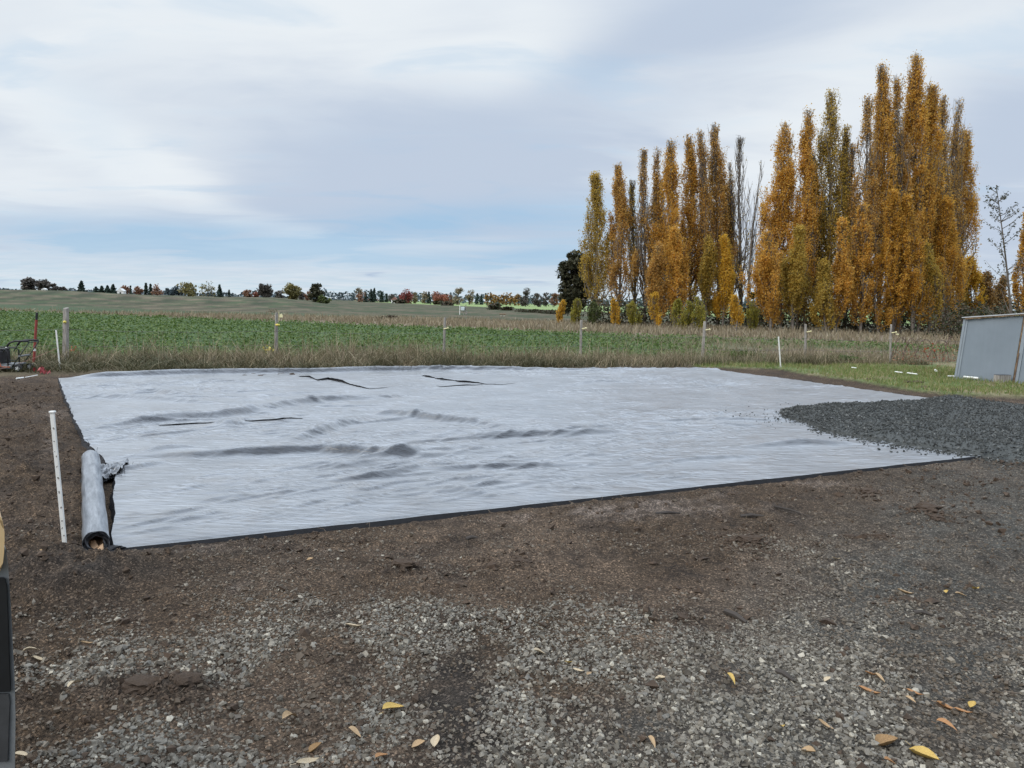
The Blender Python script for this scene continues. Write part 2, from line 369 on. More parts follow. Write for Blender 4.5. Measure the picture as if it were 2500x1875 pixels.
M_grmetal = simple('grey_metal', (0.20, 0.21, 0.215), 0.5, 0.2, 10, 0.1, 0.3)
M_orange = simple('orange_plastic', (0.45, 0.12, 0.05), 0.5, 0.2, 10, 0)
M_pink = simple('pink_ribbon', (0.36, 0.07, 0.075), 0.5, 0.25, 20, 0)
M_string = simple('string_mat', (0.30, 0.17, 0.13), 0.8, 0.2, 20, 0)
M_wire = simple('wire_mat', (0.14, 0.125, 0.115), 0.6, 0.2, 20, 0, 0.5)
k = Mat('shed_paint'); v = k.co('Object'); f1 = k.noise(k.co('Object', (8, 8, 0.5)), 2, 6, 0.65); f2 = k.noise(v, 1.6, 4)
k.set(Base_Color=k.mix(1.0, k.ramp(f2, [(0.3, (0.17, 0.205, 0.24)), (0.7, (0.205, 0.243, 0.282))]), k.ramp(f1, [(0.25, 0.95), (0.75, 1.03)]), 'MULTIPLY'), Roughness=0.6); k.bump(f1, 0.08, 0.004); M_shed = k.m
M_shedtrim = simple('shed_trim', (0.24, 0.275, 0.31), 0.6, 0.1, 5, 0.1)
M_rot = simple('rotten_wood', (0.20, 0.135, 0.08), 0.9, 0.5, 9, 0.6)
M_roof = simple('roof_sheet', (0.50, 0.52, 0.54), 0.45, 0.12, 5, 0.1, 0.3)
M_tanrail = simple('tan_wood', (0.50, 0.36, 0.19), 0.55, 0.15, 6, 0.1)
M_blkpanel = simple('black_panel', (0.010, 0.011, 0.013), 0.35, 0.3, 6, 0.1)

# ------------------------------------------------------------------ layout lines (metres, camera above the origin looking along +Y)
def g2(px, py): return gnd(px, py)[:2]
FA, FB, FD, FF = g2(280, 1348), g2(2390, 1118), g2(1750, 905), g2(143, 928)
FCC = g2(2310, 980)
u1 = FB - FA; u2 = FCC - FD          # near edge runs on under the gravel, right edge too: they meet at FQ
t_ = np.linalg.solve(np.stack([u1, -u2], 1), FD - FA); FQ = FA + u1 * t_[0]
fence_px = [(161, 893), (673, 884), (1083, 878), (1417, 880), (1714, 887), (1965, 886), (2172, 890)]
fence = [g2(*p) for p in fence_px]
fp0 = fence[0]; fdir = (fence[6] - fence[0]) / np.linalg.norm(fence[6] - fence[0]); fnor = np.array([-fdir[1], fdir[0]])
def beyond_fence(x, y): return (x - fp0[0]) * fnor[0] + (y - fp0[1]) * fnor[1]
def gL1(x, y): return (y - 41 + 0.465 * (x - 3.5)) / 1.103
def quad_in(x, y):                   # signed distance inside the fabric's outline (positive inside)
    m = None; P = [FA, FQ, FD, FF]
    for i in range(4):
        a, b = P[i], P[(i + 1) % 4]; e = (b - a) / np.linalg.norm(b - a)
        d = -(x - a[0]) * e[1] + (y - a[1]) * e[0]
        m = d if m is None else np.minimum(m, d)
    return m
lawn_edge = [g2(1700, 899), g2(1900, 905), g2(2100, 935), g2(2300, 966), g2(2500, 973)]
lx = np.array([p[0] for p in lawn_edge] + [40.0]); ly = np.array([p[1] for p in lawn_edge] + [lawn_edge[-1][1] - 2])
def lawn_d(x, y):                    # how far beyond the dug edge of the lawn
    return np.where(x < lx[0], -5.0, (y - np.interp(x, lx, ly)))

def hill(x, y):
    u = x / np.maximum(y, 1.0)
    m = 1 - ss(-0.36, -0.20, u)
    s = y + 0.465 * x
    return m * (1.55 + 0.45 * ss(-0.3, -0.75, u) + 0.25 * np.sin(u * 17)) * ss(70, 150, y) + 0.05 * (fbm(x * .05, y * .05, 3, 3) - .5) * ss(25, 60, y)
def ridge(px, py, cx, cy, wx, wy, ang, n, amp):
    c, s = math.cos(ang), math.sin(ang); a = ((px - cx) * c + (py - cy) * s) / wx; b = (-(px - cx) * s + (py - cy) * c) / wy
    m = np.clip(1 - a * a, 0, 1) * np.clip(1 - b * b, 0, 1)
    return amp * m * np.sin(a * n * math.pi)
mounds = [  # photo position, radius m, height m: heaps of dug soil
    (55, 1405, .38, .07), (170, 1400, .38, .075), (240, 1435, .28, .05), (120, 1455, .3, .045), (380, 1705, .22, .05), (470, 1690, .16, .03), (2264, 1268, .22, .06), (1827, 1333, .2, .045),
    (990, 1390, .11, .03), (2214, 1474, .09, .03), (60, 1330, .3, .05), (90, 1250, .4, .04), (40, 1150, .5, .06), (120, 1060, .6, .05), (1240, 1375, .2, .02), (720, 1385, .2, .02), (310, 1390, .25, .04), (440, 1372, .2, .03)]
mound_w = [(gnd(a, b)[:2], r, h) for a, b, r, h in mounds]
def micro(x, y):                     # relief of the dug soil
    n = fbm(x * 1.2, y * 1.2, 21, 3) - .5
    c = fbm(x * 7, y * 7, 31, 3); d = fbm(x * 26, y * 26, 41, 3, .6)
    clod = ss(.52, .72, c)
    pxx, pyy = proj(x, y, 0 * x)
    rough = 0.5 + 0.9 * ss(420, 60, pxx) + 0.25 * ss(1480, 1360, pyy)
    lw_ = ss(480, 120, pxx); h = 0.05 * n + lw_ * .035 * (fbm(x * 2.2 + y * .8, y * 9 - x * 2, 45, 4, .6) - .5) + rough * (0.026 * clod * (0.3 + d) + 0.020 * (d - .5))
    for q, r, hh in mound_w:
        e = np.exp(-(((x - q[0]) ** 2 + (y - q[1]) ** 2) / (r * r)) * 1.6); h = h + hh * e * (.35 + 1.3 * fbm(x * 9, y * 9, 77, 3))
    for a in ((590, 1432, 95, 20, -.25, 4, .010), (1432, 1358, 90, 28, -.2, 3, .014), (2050, 1170, 420, 9, .03, 30, .012), (2200, 1200, 420, 9, .03, 30, .012), (1500, 1300, 330, 12, -.14, 26, .010), (900, 1420, 300, 16, -.2, 22, .009), (150, 1105, 70, 45, 1.2, 5, .014), (70, 1180, 80, 40, 1.25, 5, .014), (1250, 1430, 120, 10, 0.0, 2, .01), (1850, 1250, 140, 14, .3, 3, .012), (2300, 1090, 160, 10, .1, 3, .012), (1640, 1290, 110, 12, .3, 4, .008)):
        h = h + ridge(pxx, pyy, *a)
    return h
def work(x, y):                      # 1 on the dug site, 0 on grass and fields
    a = ss(0.9, -0.1, (y - np.interp(x, [FF[0] - 6, FF[0], FD[0], FD[0] + .6], [FF[1] - 2.2, FF[1] + .45, FD[1] + .5, FD[1] + .6])) + .5 * (fbm(x * 2, y * 2, 5, 2) - .5))
    b = ss(0.10, -0.12, lawn_d(x, y) + .25 * (fbm(x * 3, y * 3, 6, 3) - .5))
    return np.where(x < lx[0] + .3, a, b)
def Z(x, y):
    x = np.asarray(x, float); y = np.asarray(y, float)
    ww = work(x, y); q = quad_in(x, y)
    inside = ss(-0.10, 0.12, q)
    z = micro(x, y) * ww * (1 - inside) - 0.035 * inside
    z = z + (1 - ww) * (0.05 + 0.05 * (fbm(x * .9, y * .9, 8, 3) - .5)) * ss(5, 9, y) * (1 - ss(30, 50, y))
    return z + hill(x, y)
def Zs(x, y): return float(Z(np.array([x]), np.array([y]))[0])

# ------------------------------------------------------------------ ground sheet
def geom(a, b, r): return np.exp(np.arange(math.log(a), math.log(b), math.log(1 + r)))
rows = np.concatenate([geom(1.3, 9, .0105), geom(9, 24, .012), geom(24, 400, .035), geom(400, 4500, .09)])
cols = np.concatenate([np.linspace(-3.2, -.95, 24)[:-1], np.linspace(-.95, .95, 560), np.linspace(.95, 3.2, 24)[1:]])
U, D = np.meshgrid(cols, rows); X = (U * D).ravel(); Y = D.ravel()
GZ = Z(X, Y)
pxx, pyy = proj(X, Y, 0 * X)
def mixc(c, t, m): return c * (1 - m[:, None]) + np.array(t) * m[:, None]
f_l = fbm(X * .8, Y * .8, 51, 4); f_m = fbm(X * 3, Y * 3, 52, 4); f_s = fbm(X * .12, Y * .3, 53, 4); st = fbm(X * .05 + Y * .02, Y * .45 + X * .2, 54, 4)
W = work(X, Y); zc = np.zeros((len(X), 3)) + np.array((.060, .041, .026))
zc = mixc(zc, (.088, .062, .042), ss(.45, .65, f_l)); zc = mixc(zc, (.04, .029, .021), ss(.52, .7, f_m) * .7)
def pb(cx, cy, sx, sy, t=0.0):
    c, s = math.cos(t), math.sin(t); a = ((pxx - cx) * c + (pyy - cy) * s) / sx; b = ((pyy - cy) * c - (pxx - cx) * s) / sy
    return np.exp(-(a * a + b * b))
jit = .35 + 1.1 * fbm(X * 5, Y * 5, 55, 3)
dry = pb(1480, 1252, 170, 16) + pb(850, 1275, 190, 9, -.08) * .7 + pb(850, 1346, 70, 10) + pb(1990, 1182, 90, 7) + pb(560, 1440, 80, 10, -.2) * .6 + pb(1750, 1238, 120, 14) * .6 + pb(1250, 1260, 120, 10) * .7 + pb(60, 1225, 40, 8) * .5 + pb(130, 1010, 40, 10) + pb(120, 1085, 14, 40) * .7 + pb(80, 985, 60, 6) * .6 + pb(1640, 1225, 300, 8, -.12) * .6 + pb(480, 1345, 200, 14, -.1) * .35
zc = mixc(zc, (.155, .122, .098), np.clip(dry * jit * ss(.30, .65, f_m) * ss(.25, .6, fbm(X * 9, Y * 16, 58, 3)) * 1.1, 0, .8))
wet = pb(1120, 1690, 110, 90, .4) * 1.3 + pb(1160, 1830, 120, 60) * 1.1 + pb(450, 1385, 300, 50) * .35 + pb(380, 1700, 110, 40) * .8 + pb(160, 1430, 160, 50) * .7 + pb(1600, 1800, 300, 60) * .3
zc = mixc(zc, (.026, .023, .020), np.clip(wet * jit, 0, .8))
gritg = ss(1900, 2450, pxx + 1.2 * (pyy - 1200)) * ss(1000, 1200, pyy); zc = mixc(zc, (.075, .072, .062), np.clip(gritg * .7 * jit, 0, .8))
# grass and fields
bfz = beyond_fence(X, Y) + .5 * (f_l - .5); g1 = gL1(X, Y) + 1.2 * (f_s - .5)
vc = np.zeros_like(zc) + np.array((.085, .07, .042))
lawn = np.array((.10, .125, .045)); vc = mixc(vc, lawn, ss(-.2, .3, lawn_d(X, Y)) * (1 - ss(-.4, .6, bfz)))
vc = mixc(vc, (.20, .165, .10), ss(-.2, .3, lawn_d(X, Y)) * (1 - ss(-.4, .6, bfz)) * ss(.45, .6, f_l) * .8)
fld = ss(.8, 1.6, bfz); rt = ss(4, 12, X) * ss(-4.5, -7.5, g1)
green = mixc(np.zeros_like(zc) + np.array((.040, .075, .024)), (.058, .095, .034), ss(.4, .6, st))
tanf = mixc(np.zeros_like(zc) + np.array((.17, .13, .092)), (.085, .062, .045), ss(.5, .62, f_l)); tanf = mixc(tanf, (.09, .10, .05), ss(.5, .62, f_s) * .6)
green = green * (1 - rt[:, None]) + tanf * rt[:, None]
vc = vc * (1 - fld[:, None]) + green * fld[:, None]
wid = np.interp(X, [-60, -36, -20, -8, 20], [1.5, 4, 12, 18, 22])
vc = mixc(vc, (.19, .15, .108), ss(-.3, .3, g1))
fal = mixc(np.zeros_like(zc) + np.array((.062, .062, .034)), (.042, .058, .026), ss(.35, .6, st)); fal = mixc(fal, (.115, .092, .06), ss(.46, .66, fbm(X * .03, Y * .9 + X * .4, 57, 4)) * .85)
uu = X / Y
ro = np.sin((Y + .465 * X) * 1.9 + 3 * fbm(X * .04, Y * .04, 3, 3)) * ss(-.2, -.36, uu); fal = fal * (1 + .26 * ro[:, None])
dg = ss(-.1, -.4, uu) * ss(0, 2, g1 - wid) * ss(14, 10, g1 - wid)
fal = mixc(fal, (.05, .075, .035), dg)
vc = vc * (1 - ss(-1, 1, g1 - wid)[:, None]) + fal * ss(-1, 1, g1 - wid)[:, None]
lg = ss(-3, 3, Y - (205 - 2.65 * X)) * ss(-.24, -.16, uu) * ss(0, 6, g1 - 26)
vc = mixc(vc, (.20, .28, .10), lg); vc = mixc(vc, (.25, .27, .14), lg * ss(.45, .7, st) * .6)
zc = zc * W[:, None] + vc * (1 - W[:, None])
fine = np.clip(W * 0.8 + (1 - ss(14, 40, Y)) * .25, 0, 1)
me = npmesh('ground', np.stack([X, Y, GZ], 1), gridfaces(len(cols), len(rows)), True)
attr(me, 'zone', zc, 'FLOAT_COLOR'); attr(me, 'soil', fine)
ground = tag(link('ground', me, M_ground), kind='structure')
# coarse land all round, below the detailed sheet
bm = bmesh.new(); bmesh.ops.create_grid(bm, x_segments=40, y_segments=40, size=4600)
me = bpy.data.meshes.new('terrain'); bm.to_mesh(me); bm.free()
attr(me, 'zone', np.tile(np.array((.10, .09, .06)), (len(me.vertices), 1)), 'FLOAT_COLOR')
tag(link('terrain', me, M_ground, loc=(0, 0, -.5)), kind='structure')

# ------------------------------------------------------------------ laid fabric
left_px = [(280, 1348), (272, 1312), (283, 1262), (276, 1226), (284, 1168), (262, 1138), (226, 1098), (206, 1078), (186, 1035), (166, 990), (152, 955), (143, 928)]
far_px = [(143, 928), (300, 922), (480, 915), (640, 912), (800, 911), (900, 908), (1050, 907), (1300, 906), (1560, 905), (1700, 903), (1752, 905)]
def resample(P, n):
    P = np.asarray(P, float); s = np.r_[0, np.cumsum(np.linalg.norm(np.diff(P, axis=0), axis=1))]; s /= s[-1]
    t = np.linspace(0, 1, n); return np.stack([np.interp(t, s, P[:, 0]), np.interp(t, s, P[:, 1])], 1)
NU, NV = 320, 620
Lf = resample([g2(*p) for p in left_px], NV); Fr = resample([g2(*p) for p in far_px], NU); Nr = resample([FA, FQ], NU); Rt = resample([FQ, FD], NV)
tl = np.linspace(0, 1, NV)
Lf += np.stack([.05 * (fbm(tl * 60, tl * 0, 61, 3) - .5), .03 * (fbm(tl * 80, tl * 0 + 3, 62, 3) - .5)], 1) * np.sin(tl * math.pi)[:, None]
Rt += np.stack([.16 * (fbm(tl * 30, tl * 0, 63, 3) - .5), .10 * (fbm(tl * 30, tl * 0 + 3, 64, 3) - .5)], 1) * np.sin(tl * math.pi)[:, None]
s = np.linspace(0, 1, NU)[None, :, None]; t = tl[:, None, None]
Nw = Nr.copy(); Nw[:, 1] += .012 * (fbm(np.linspace(0, 40, NU), np.zeros(NU), 65, 3) - .5)
P = (1 - t) * Nw[None] + t * Fr[None] + (1 - s) * Lf[:, None] + s * Rt[:, None] - ((1 - s) * (1 - t) * Nr[0] + s * (1 - t) * Nr[-1] + (1 - s) * t * Fr[0] + s * t * Fr[-1])
px_, py_ = P[..., 0].ravel(), P[..., 1].ravel()
e1 = (FQ - FA) / np.linalg.norm(FQ - FA); e2 = np.array([-e1[1], e1[0]])
def fab(x, y):
    a = x * e1[0] + y * e1[1]; b = x * e2[0] + y * e2[1]
    a2 = a * math.cos(.3) + b * math.sin(.3); b2 = -a * math.sin(.3) + b * math.cos(.3)
    wig = .5 * fbm(a * .5, b * .5, 70, 3)
    n1 = fbm(a * .45, b * 3.4 + wig * 3, 71, 3); n2 = fbm(a2 * 1.1, b2 * 7 + wig * 4, 72, 3); n3 = fbm(a * 2.6, b * 14, 73, 3); big = fbm(a * .5, b * .6, 74, 3)
    rg = 1 - np.abs(2 * n1 - 1); rg2 = 1 - np.abs(2 * n2 - 1)
    act = .35 + .9 * ss(.35, .65, fbm(a * .35, b * .5, 75, 3))
    h = .022 + .035 * (big - .4) + act * (.020 * rg ** 5 + .017 * rg2 ** 6)
    qx, qy = proj(x, y, 0 * x)
    for pl, amp, wd in folds:
        best = None
        for i in range(len(pl) - 1):
            A, B = pl[i], pl[i + 1]; AB = B - A; tt = np.clip(((x - A[0]) * AB[0] + (y - A[1]) * AB[1]) / (AB @ AB), 0, 1)
            sd_ = (y - A[1] - AB[1] * tt); dd = np.hypot(x - A[0] - AB[0] * tt, sd_) * np.where(sd_ < 0, 1.15, .7); tg = (i + tt) / (len(pl) - 1)
            v_ = np.exp(-(dd / (wd * 1.1)) ** 2) * np.sin(np.clip(tg, .03, .97) * math.pi) ** .6
            best = v_ if best is None else np.maximum(best, v_)
        h = h + amp * 2.3 * best * (.85 + .3 * fbm(x * 1.4, y * 1.4, 78, 2))
    return h
def fold(pts, amp, wd): return ([g2(*p) for p in pts], amp, wd)
folds = [fold([(215, 1058), (300, 1046), (380, 1036), (500, 1026), (620, 1014), (690, 1016)], .042, .11), fold([(560, 1022), (640, 1004), (700, 993), (790, 983), (860, 978), (930, 975)], .046, .12),
    fold([(280, 1122), (480, 1121), (640, 1115), (780, 1110), (900, 1116), (1040, 1122), (1200, 1112)], .040, .075), fold([(680, 1094), (760, 1070), (840, 1042), (905, 1025)], .035, .09),
    fold([(905, 1020), (960, 1017), (1060, 1030), (1160, 1040), (1230, 1050)], .04, .09), fold([(1120, 1076), (1250, 1072), (1400, 1068), (1560, 1058)], .035, .08),
    fold([(180, 976), (300, 975), (420, 984), (560, 992)], .03, .10), fold([(300, 968), (380, 962), (470, 970)], .03, .09), fold([(560, 985), (640, 975), (720, 965), (860, 957)], .02, .10),
    fold([(880, 1130), (960, 1122), (1080, 1112), (1240, 1108)], .02, .06), fold([(1380, 945), (1450, 938), (1530, 936)], .03, .09), fold([(700, 1150), (860, 1140), (1000, 1138)], .012, .06),
    fold([(940, 1225), (1040, 1216), (1160, 1212)], .014, .05), fold([(1790, 1100), (1950, 1090), (2100, 1088)], .03, .07), fold([(320, 1120), (400, 1100), (480, 1098)], .02, .06), fold([(320, 1310), (400, 1300), (450, 1306)], .015, .05),
    *[fold([(a_, b_), (a_ + l_ * .5, b_ - l_ * .5 * t_ + 4 * g_), (a_ + l_, b_ - l_ * t_)], am_, .045) for a_, b_, l_, t_, g_, am_ in [(rs.uniform(180, 1700), rs.uniform(950, 1230), rs.uniform(120, 420), rs.normal(.06, .10), rs.normal(), rs.uniform(.008, .018)) for _ in range(26)]], fold([(540, 1060), (560, 1042), (575, 1035)], .03, .08), fold([(1500, 1150), (1700, 1128), (1900, 1118)], .014, .05), fold([(1000, 1160), (1250, 1150), (1500, 1140)], .014, .05)]
hz = fab(px_, py_)
edge = np.minimum(np.minimum(s, 1 - s) * np.ones_like(t), np.minimum(t, 1 - t) * np.ones_like(s)).ravel()
Tm = (t * np.ones_like(s)).ravel(); Sm = (s * np.ones_like(t)).ravel()
hz = hz + .10 * ss(.984, .999, Tm + .008 * (fbm(px_ * .9, py_ * .9, 79, 2) - .5)) * ss(.0, .06, Sm) * (.30 + .70 * ss(.78, .55, Sm))   # the back edge climbs the cut bank
eb = np.exp(-(Tm / .035) ** 2) * .85; hz = np.maximum(hz, .012) * (1 - eb) + .022 * eb
hz = np.where(Tm < .002, .020 + .008 * (fbm(Sm * 30, Sm * 0, 80, 3) - .5), hz)
me = npmesh('sheet', np.stack([px_, py_, hz], 1), gridfaces(NU, NV), True)
tarp = tag(empty('ground_fabric', (0, 0, 0)), 'large silvery black woven ground fabric laid flat over the dug soil', 'ground fabric')
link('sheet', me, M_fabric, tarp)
# black hem along the near edge
i0 = np.arange(NU); tp = np.stack([px_[:NU], py_[:NU], hz[:NU] + .001], 1); lo = tp.copy(); lo[:, 2] = -.03; lo[:, 1] -= .018; lo[:, 0] += .006
me = npmesh('hem', np.concatenate([tp, lo]), np.stack([i0[:-1], i0[1:], i0[1:] + NU, i0[:-1] + NU], 1)); link('hem', me, M_blackfab, tarp)
ii = np.arange(NV) * NU; tp = np.stack([px_[ii], py_[ii], hz[ii] + .001], 1); lo = tp.copy(); lo[:, 2] = -.04; lo[:, 0] -= .035 * (0.2 + fbm(tl * 70, tl * 0, 81, 3)); lo[:, 1] -= .02
i1 = np.arange(NV); me = npmesh('frayed_hem', np.concatenate([tp, lo]), np.stack([i1[:-1], i1[1:], i1[1:] + NV, i1[:-1] + NV], 1)); link('frayed_hem', me, M_blackfab, tarp)
mb = MB()
for q in range(70):                  # loose threads on the torn side
    k_ = int(rs.beta(2, 2) * (NV - 1)); p = np.array([px_[k_ * NU], py_[k_ * NU], .02]); d = rs.normal(size=3) * .035; d[0] = -abs(d[0]) - .01; d[2] = abs(d[2]) * .8
    mb.tube([p, p + d * .6 + (0, 0, .01), p + d], .0022, 3, False)
mb.build('loose_thread', M_blackfab, tarp)['kind'] = 'stuff'
def lifted(pts, lift, depth, name='lifted_seam'):
    pw = [g2(*p) for p in pts[0]]; n = 70; Q = resample(pw, n); tt = np.linspace(0, 1, n)
    L_ = np.interp(tt, np.linspace(0, 1, len(lift)), lift) * (1 + .25 * (fbm(tt * 9, tt * 0, 90, 3) - .5))
    tang = Q[-1] - Q[0]; tang /= np.linalg.norm(tang); bk = np.array([-tang[1], tang[0]])
    if bk[1] < 0: bk = -bk
    m_ = 12; Vv = []
    for j in range(m_):
        fj = j / (m_ - 1); q = Q + bk * (depth * fj); base = fab(q[:, 0], q[:, 1])
        hh = base + .004 + (L_ + .004) * (1 - fj) ** 2 * (1 + .8 * fj) - .012 * ss(.6, 1, fj)
        Vv.append(np.stack([q[:, 0], q[:, 1], hh], 1))
    o = link(name, npmesh(name, np.concatenate(Vv), gridfaces(n, m_), True), M_fabric, tarp)
    sv = []                          # added black strip that stands for the shade inside the opening
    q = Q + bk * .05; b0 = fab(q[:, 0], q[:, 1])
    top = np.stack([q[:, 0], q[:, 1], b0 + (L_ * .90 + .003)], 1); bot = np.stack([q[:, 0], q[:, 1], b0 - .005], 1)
    i = np.arange(n); link('opening_shade', npmesh('opening_shade', np.concatenate([top, bot]), np.stack([i[:-1], i[1:], i[1:] + n, i[:-1] + n], 1)), M_blackfab, o)
lifted([[(724, 922), (755, 925), (775, 933), (800, 931), (835, 937), (865, 946), (905, 954)]], [0, .03, .006, .042, .045, .016, .018, 0], .7)
lifted([[(1028, 921), (1055, 926), (1075, 931), (1105, 933), (1120, 936), (1145, 938), (1185, 943), (1225, 944)]], [0, .032, .004, .026, .006, .03, .018, 0.003, 0], .6)
lifted([[(1075, 948), (1120, 946), (1180, 944)]], [0, .014, 0], .3)
lifted([[(388, 1047), (450, 1043), (535, 1039)]], [0, .010, .006, 0], .3); lifted([[(600, 1037), (660, 1034), (740, 1029)]], [0, .010, .008, 0], .3)

# ------------------------------------------------------------------ stones
def ico():
    bm = bmesh.new(); bmesh.ops.create_icosphere(bm, subdivisions=1, radius=1.0); bm.verts.ensure_lookup_table()
    v = np.array([x.co[:] for x in bm.verts]); f = np.array([[q.index for q in p.verts] for p in bm.faces]); bm.free(); return v, f
iv, if_ = ico()
cv = np.array([[a, b, c] for a in (-1, 1) for b in (-1, 1) for c in (-1, 1)], float) * .66
ov = np.array([[1, 0, 0], [-1, 0, 0], [0, 1, 0], [0, -1, 0], [0, 0, 1], [0, 0, -1]], float); of = np.array([[0, 2, 4], [2, 1, 4], [1, 3, 4], [3, 0, 4], [2, 0, 5], [1, 2, 5], [3, 1, 5], [0, 3, 5]])
cf = np.array([[0, 1, 3], [0, 3, 2], [4, 6, 7], [4, 7, 5], [0, 4, 5], [0, 5, 1], [2, 3, 7], [2, 7, 6], [0, 2, 6], [0, 6, 4], [1, 5, 7], [1, 7, 3]])
def rocks(base, n, seed):
    r = np.random.RandomState(seed); o = []
    for _ in range(n):
        v = base * (1 + r.uniform(-.28, .28, (len(base), 1))) + r.uniform(-.14, .14, base.shape); v *= np.array([1, r.uniform(.6, .95), r.uniform(.45, .75)]); o.append(v)
    return np.stack(o)
def rotm(a, b, c):
    ca, sa, cb, sb, cc, sn = np.cos(a), np.sin(a), np.cos(b), np.sin(b), np.cos(c), np.sin(c); z = np.zeros_like(a); o = z + 1
    Rz = np.stack([ca, -sa, z, sa, ca, z, z, z, o], -1).reshape(-1, 3, 3); Rx = np.stack([o, z, z, z, cb, -sb, z, sb, cb], -1).reshape(-1, 3, 3); Ry = np.stack([cc, z, sn, z, o, z, -sn, z, cc], -1).reshape(-1, 3, 3)
    return Rz @ Rx @ Ry
def scatter(base, faces, pos, size, seed, tilt=.5):
    r = np.random.RandomState(seed); T = rocks(base, 14, seed); n = len(pos)
    Rm = rotm(r.uniform(0, 6.28, n), r.normal(0, tilt, n), r.normal(0, tilt, n))
    V = np.einsum('nij,nkj->nki', Rm, T[r.randint(0, 14, n)]) * size[:, None, None] + pos[:, None, :]
    F = faces[None] + (np.arange(n) * base.shape[0])[:, None, None]
    return V.reshape(-1, 3), F.reshape(-1, 3)
def gdens(x, y):
    px, py = proj(x, y, 0 * x)
    def b(cx, cy, sx, sy, t=0.0):
        c, s_ = math.cos(t), math.sin(t); a = ((px - cx) * c + (py - cy) * s_) / sx; q = ((py - cy) * c - (px - cx) * s_) / sy
        return np.exp(-(a * a + q * q))
    d = .16 * ss(1400, 1540, py) + .62 * ss(1560, 1760, py + .10 * (px - 1250)) + .10 * ss(1100, 1250, py + .12 * (px - 1200))
    d = d + .6 * b(1250, 1560, 330, 120) * .7 + .75 * b(2000, 1570, 260, 60, .15) + .85 * b(2330, 1520, 260, 75, .25) + .55 * b(1500, 1660, 500, 130) + .35 * b(1000, 1480, 300, 60) + .45 * b(200, 1640, 220, 100) + .4 * b(700, 1600, 250, 100) + .3 * b(1960, 1370, 180, 40, .3) + .3 * b(1720, 1490, 200, 60)
    d = d - 1.1 * b(1120, 1690, 100, 100, .4) - .8 * b(390, 1705, 130, 45) - .55 * b(1150, 1830, 80, 70) - .5 * b(2150, 1580, 200, 30, .3) - .3 * b(1650, 1430, 260, 60) - .5 * b(160, 1420, 200, 60)
    return np.clip(d + .02, 0, 1) * (.30 + 1.25 * ss(.32, .62, fbm(x * 2.2, y * 2.2, 101, 4)))
def cand(n, a, b, seed):
    r = np.random.RandomState(seed); d = np.sqrt(r.uniform(a * a, b * b, n)); u = r.uniform(-.86, .86, n); return u * d, d, r
# near stones
x, y, r = cand(135000, 2.0, 5.2, 5); keep = (r.rand(len(x)) < gdens(x, y)) & (quad_in(x, y) < -.06); x, y = x[keep], y[keep]
sz = np.clip(r.lognormal(math.log(.0071), .42, len(x)), .003, .021); z = Z(x, y)
dirt = np.clip(.75 - gdens(x, y) * .75 + r.normal(0, .18, len(x)), 0, .9)
pos = np.stack([x, y, z + sz * r.uniform(-.32, .30, len(x))], 1)
pxx, pyy = proj(x, y, z); vis = (pxx > 45) & (pxx < 2490) & (pyy < 1868)
order = np.argsort(-(sz / y) * vis * (dirt < .75)); big, rest = order[:300], order[300:]
near = rest[y[rest] < 3.4]; farr = rest[y[rest] >= 3.4]
sv_, sf_ = ico()
bm = bmesh.new(); bmesh.ops.create_icosphere(bm, subdivisions=1, radius=1); bm.free()
V1, F1 = scatter(cv * 1.12, cf, pos[near], sz[near], 1); V2, F2 = scatter(ov * 1.15, of, pos[farr], sz[farr], 2)
x2, y2, r = cand(90000, 5.2, 11.5, 6); keep = (r.rand(len(x2)) < gdens(x2, y2) * .8) & (quad_in(x2, y2) < -.06) & (work(x2, y2) > .9); x2, y2 = x2[keep][:16000], y2[keep][:16000]
s2 = np.clip(r.lognormal(math.log(.011), .3, len(x2)), .006, .024); p2 = np.stack([x2, y2, Z(x2, y2) + s2 * .15], 1)
V3, F3 = scatter(ov * 1.15, of, p2, s2, 3)
dr = np.concatenate([np.repeat(dirt[near], 8), np.repeat(dirt[farr], 6), np.repeat(np.clip(.8 - gdens(x2, y2), 0, .8), 6)])
me = npmesh('gravel', np.concatenate([V1, V2, V3]), np.concatenate([F1, F2 + len(V1), F3 + len(V1) + len(V2)])); attr(me, 'dirt', dr)
gravel = tag(link('gravel', me, M_stone), 'loose grey and brown gravel scattered over the foreground soil', 'gravel', kind='stuff')
tmpl = [npmesh('stone', t_, sf_) for t_ in rocks(sv_, 10, 9)]
for t_ in tmpl: t_.materials.append(M_stone1)
for q, i in enumerate(big):
    o = bpy.data.objects.new('stone', tmpl[q % 10]); C.objects.link(o); o.parent = gravel
    o.location = [float(c) for c in pos[i]]; o.scale = (float(sz[i]),) * 3; o.rotation_euler = (random.gauss(0, .4), random.gauss(0, .4), random.uniform(0, 6.28))
print('stones', len(near), len(farr), len(x2))

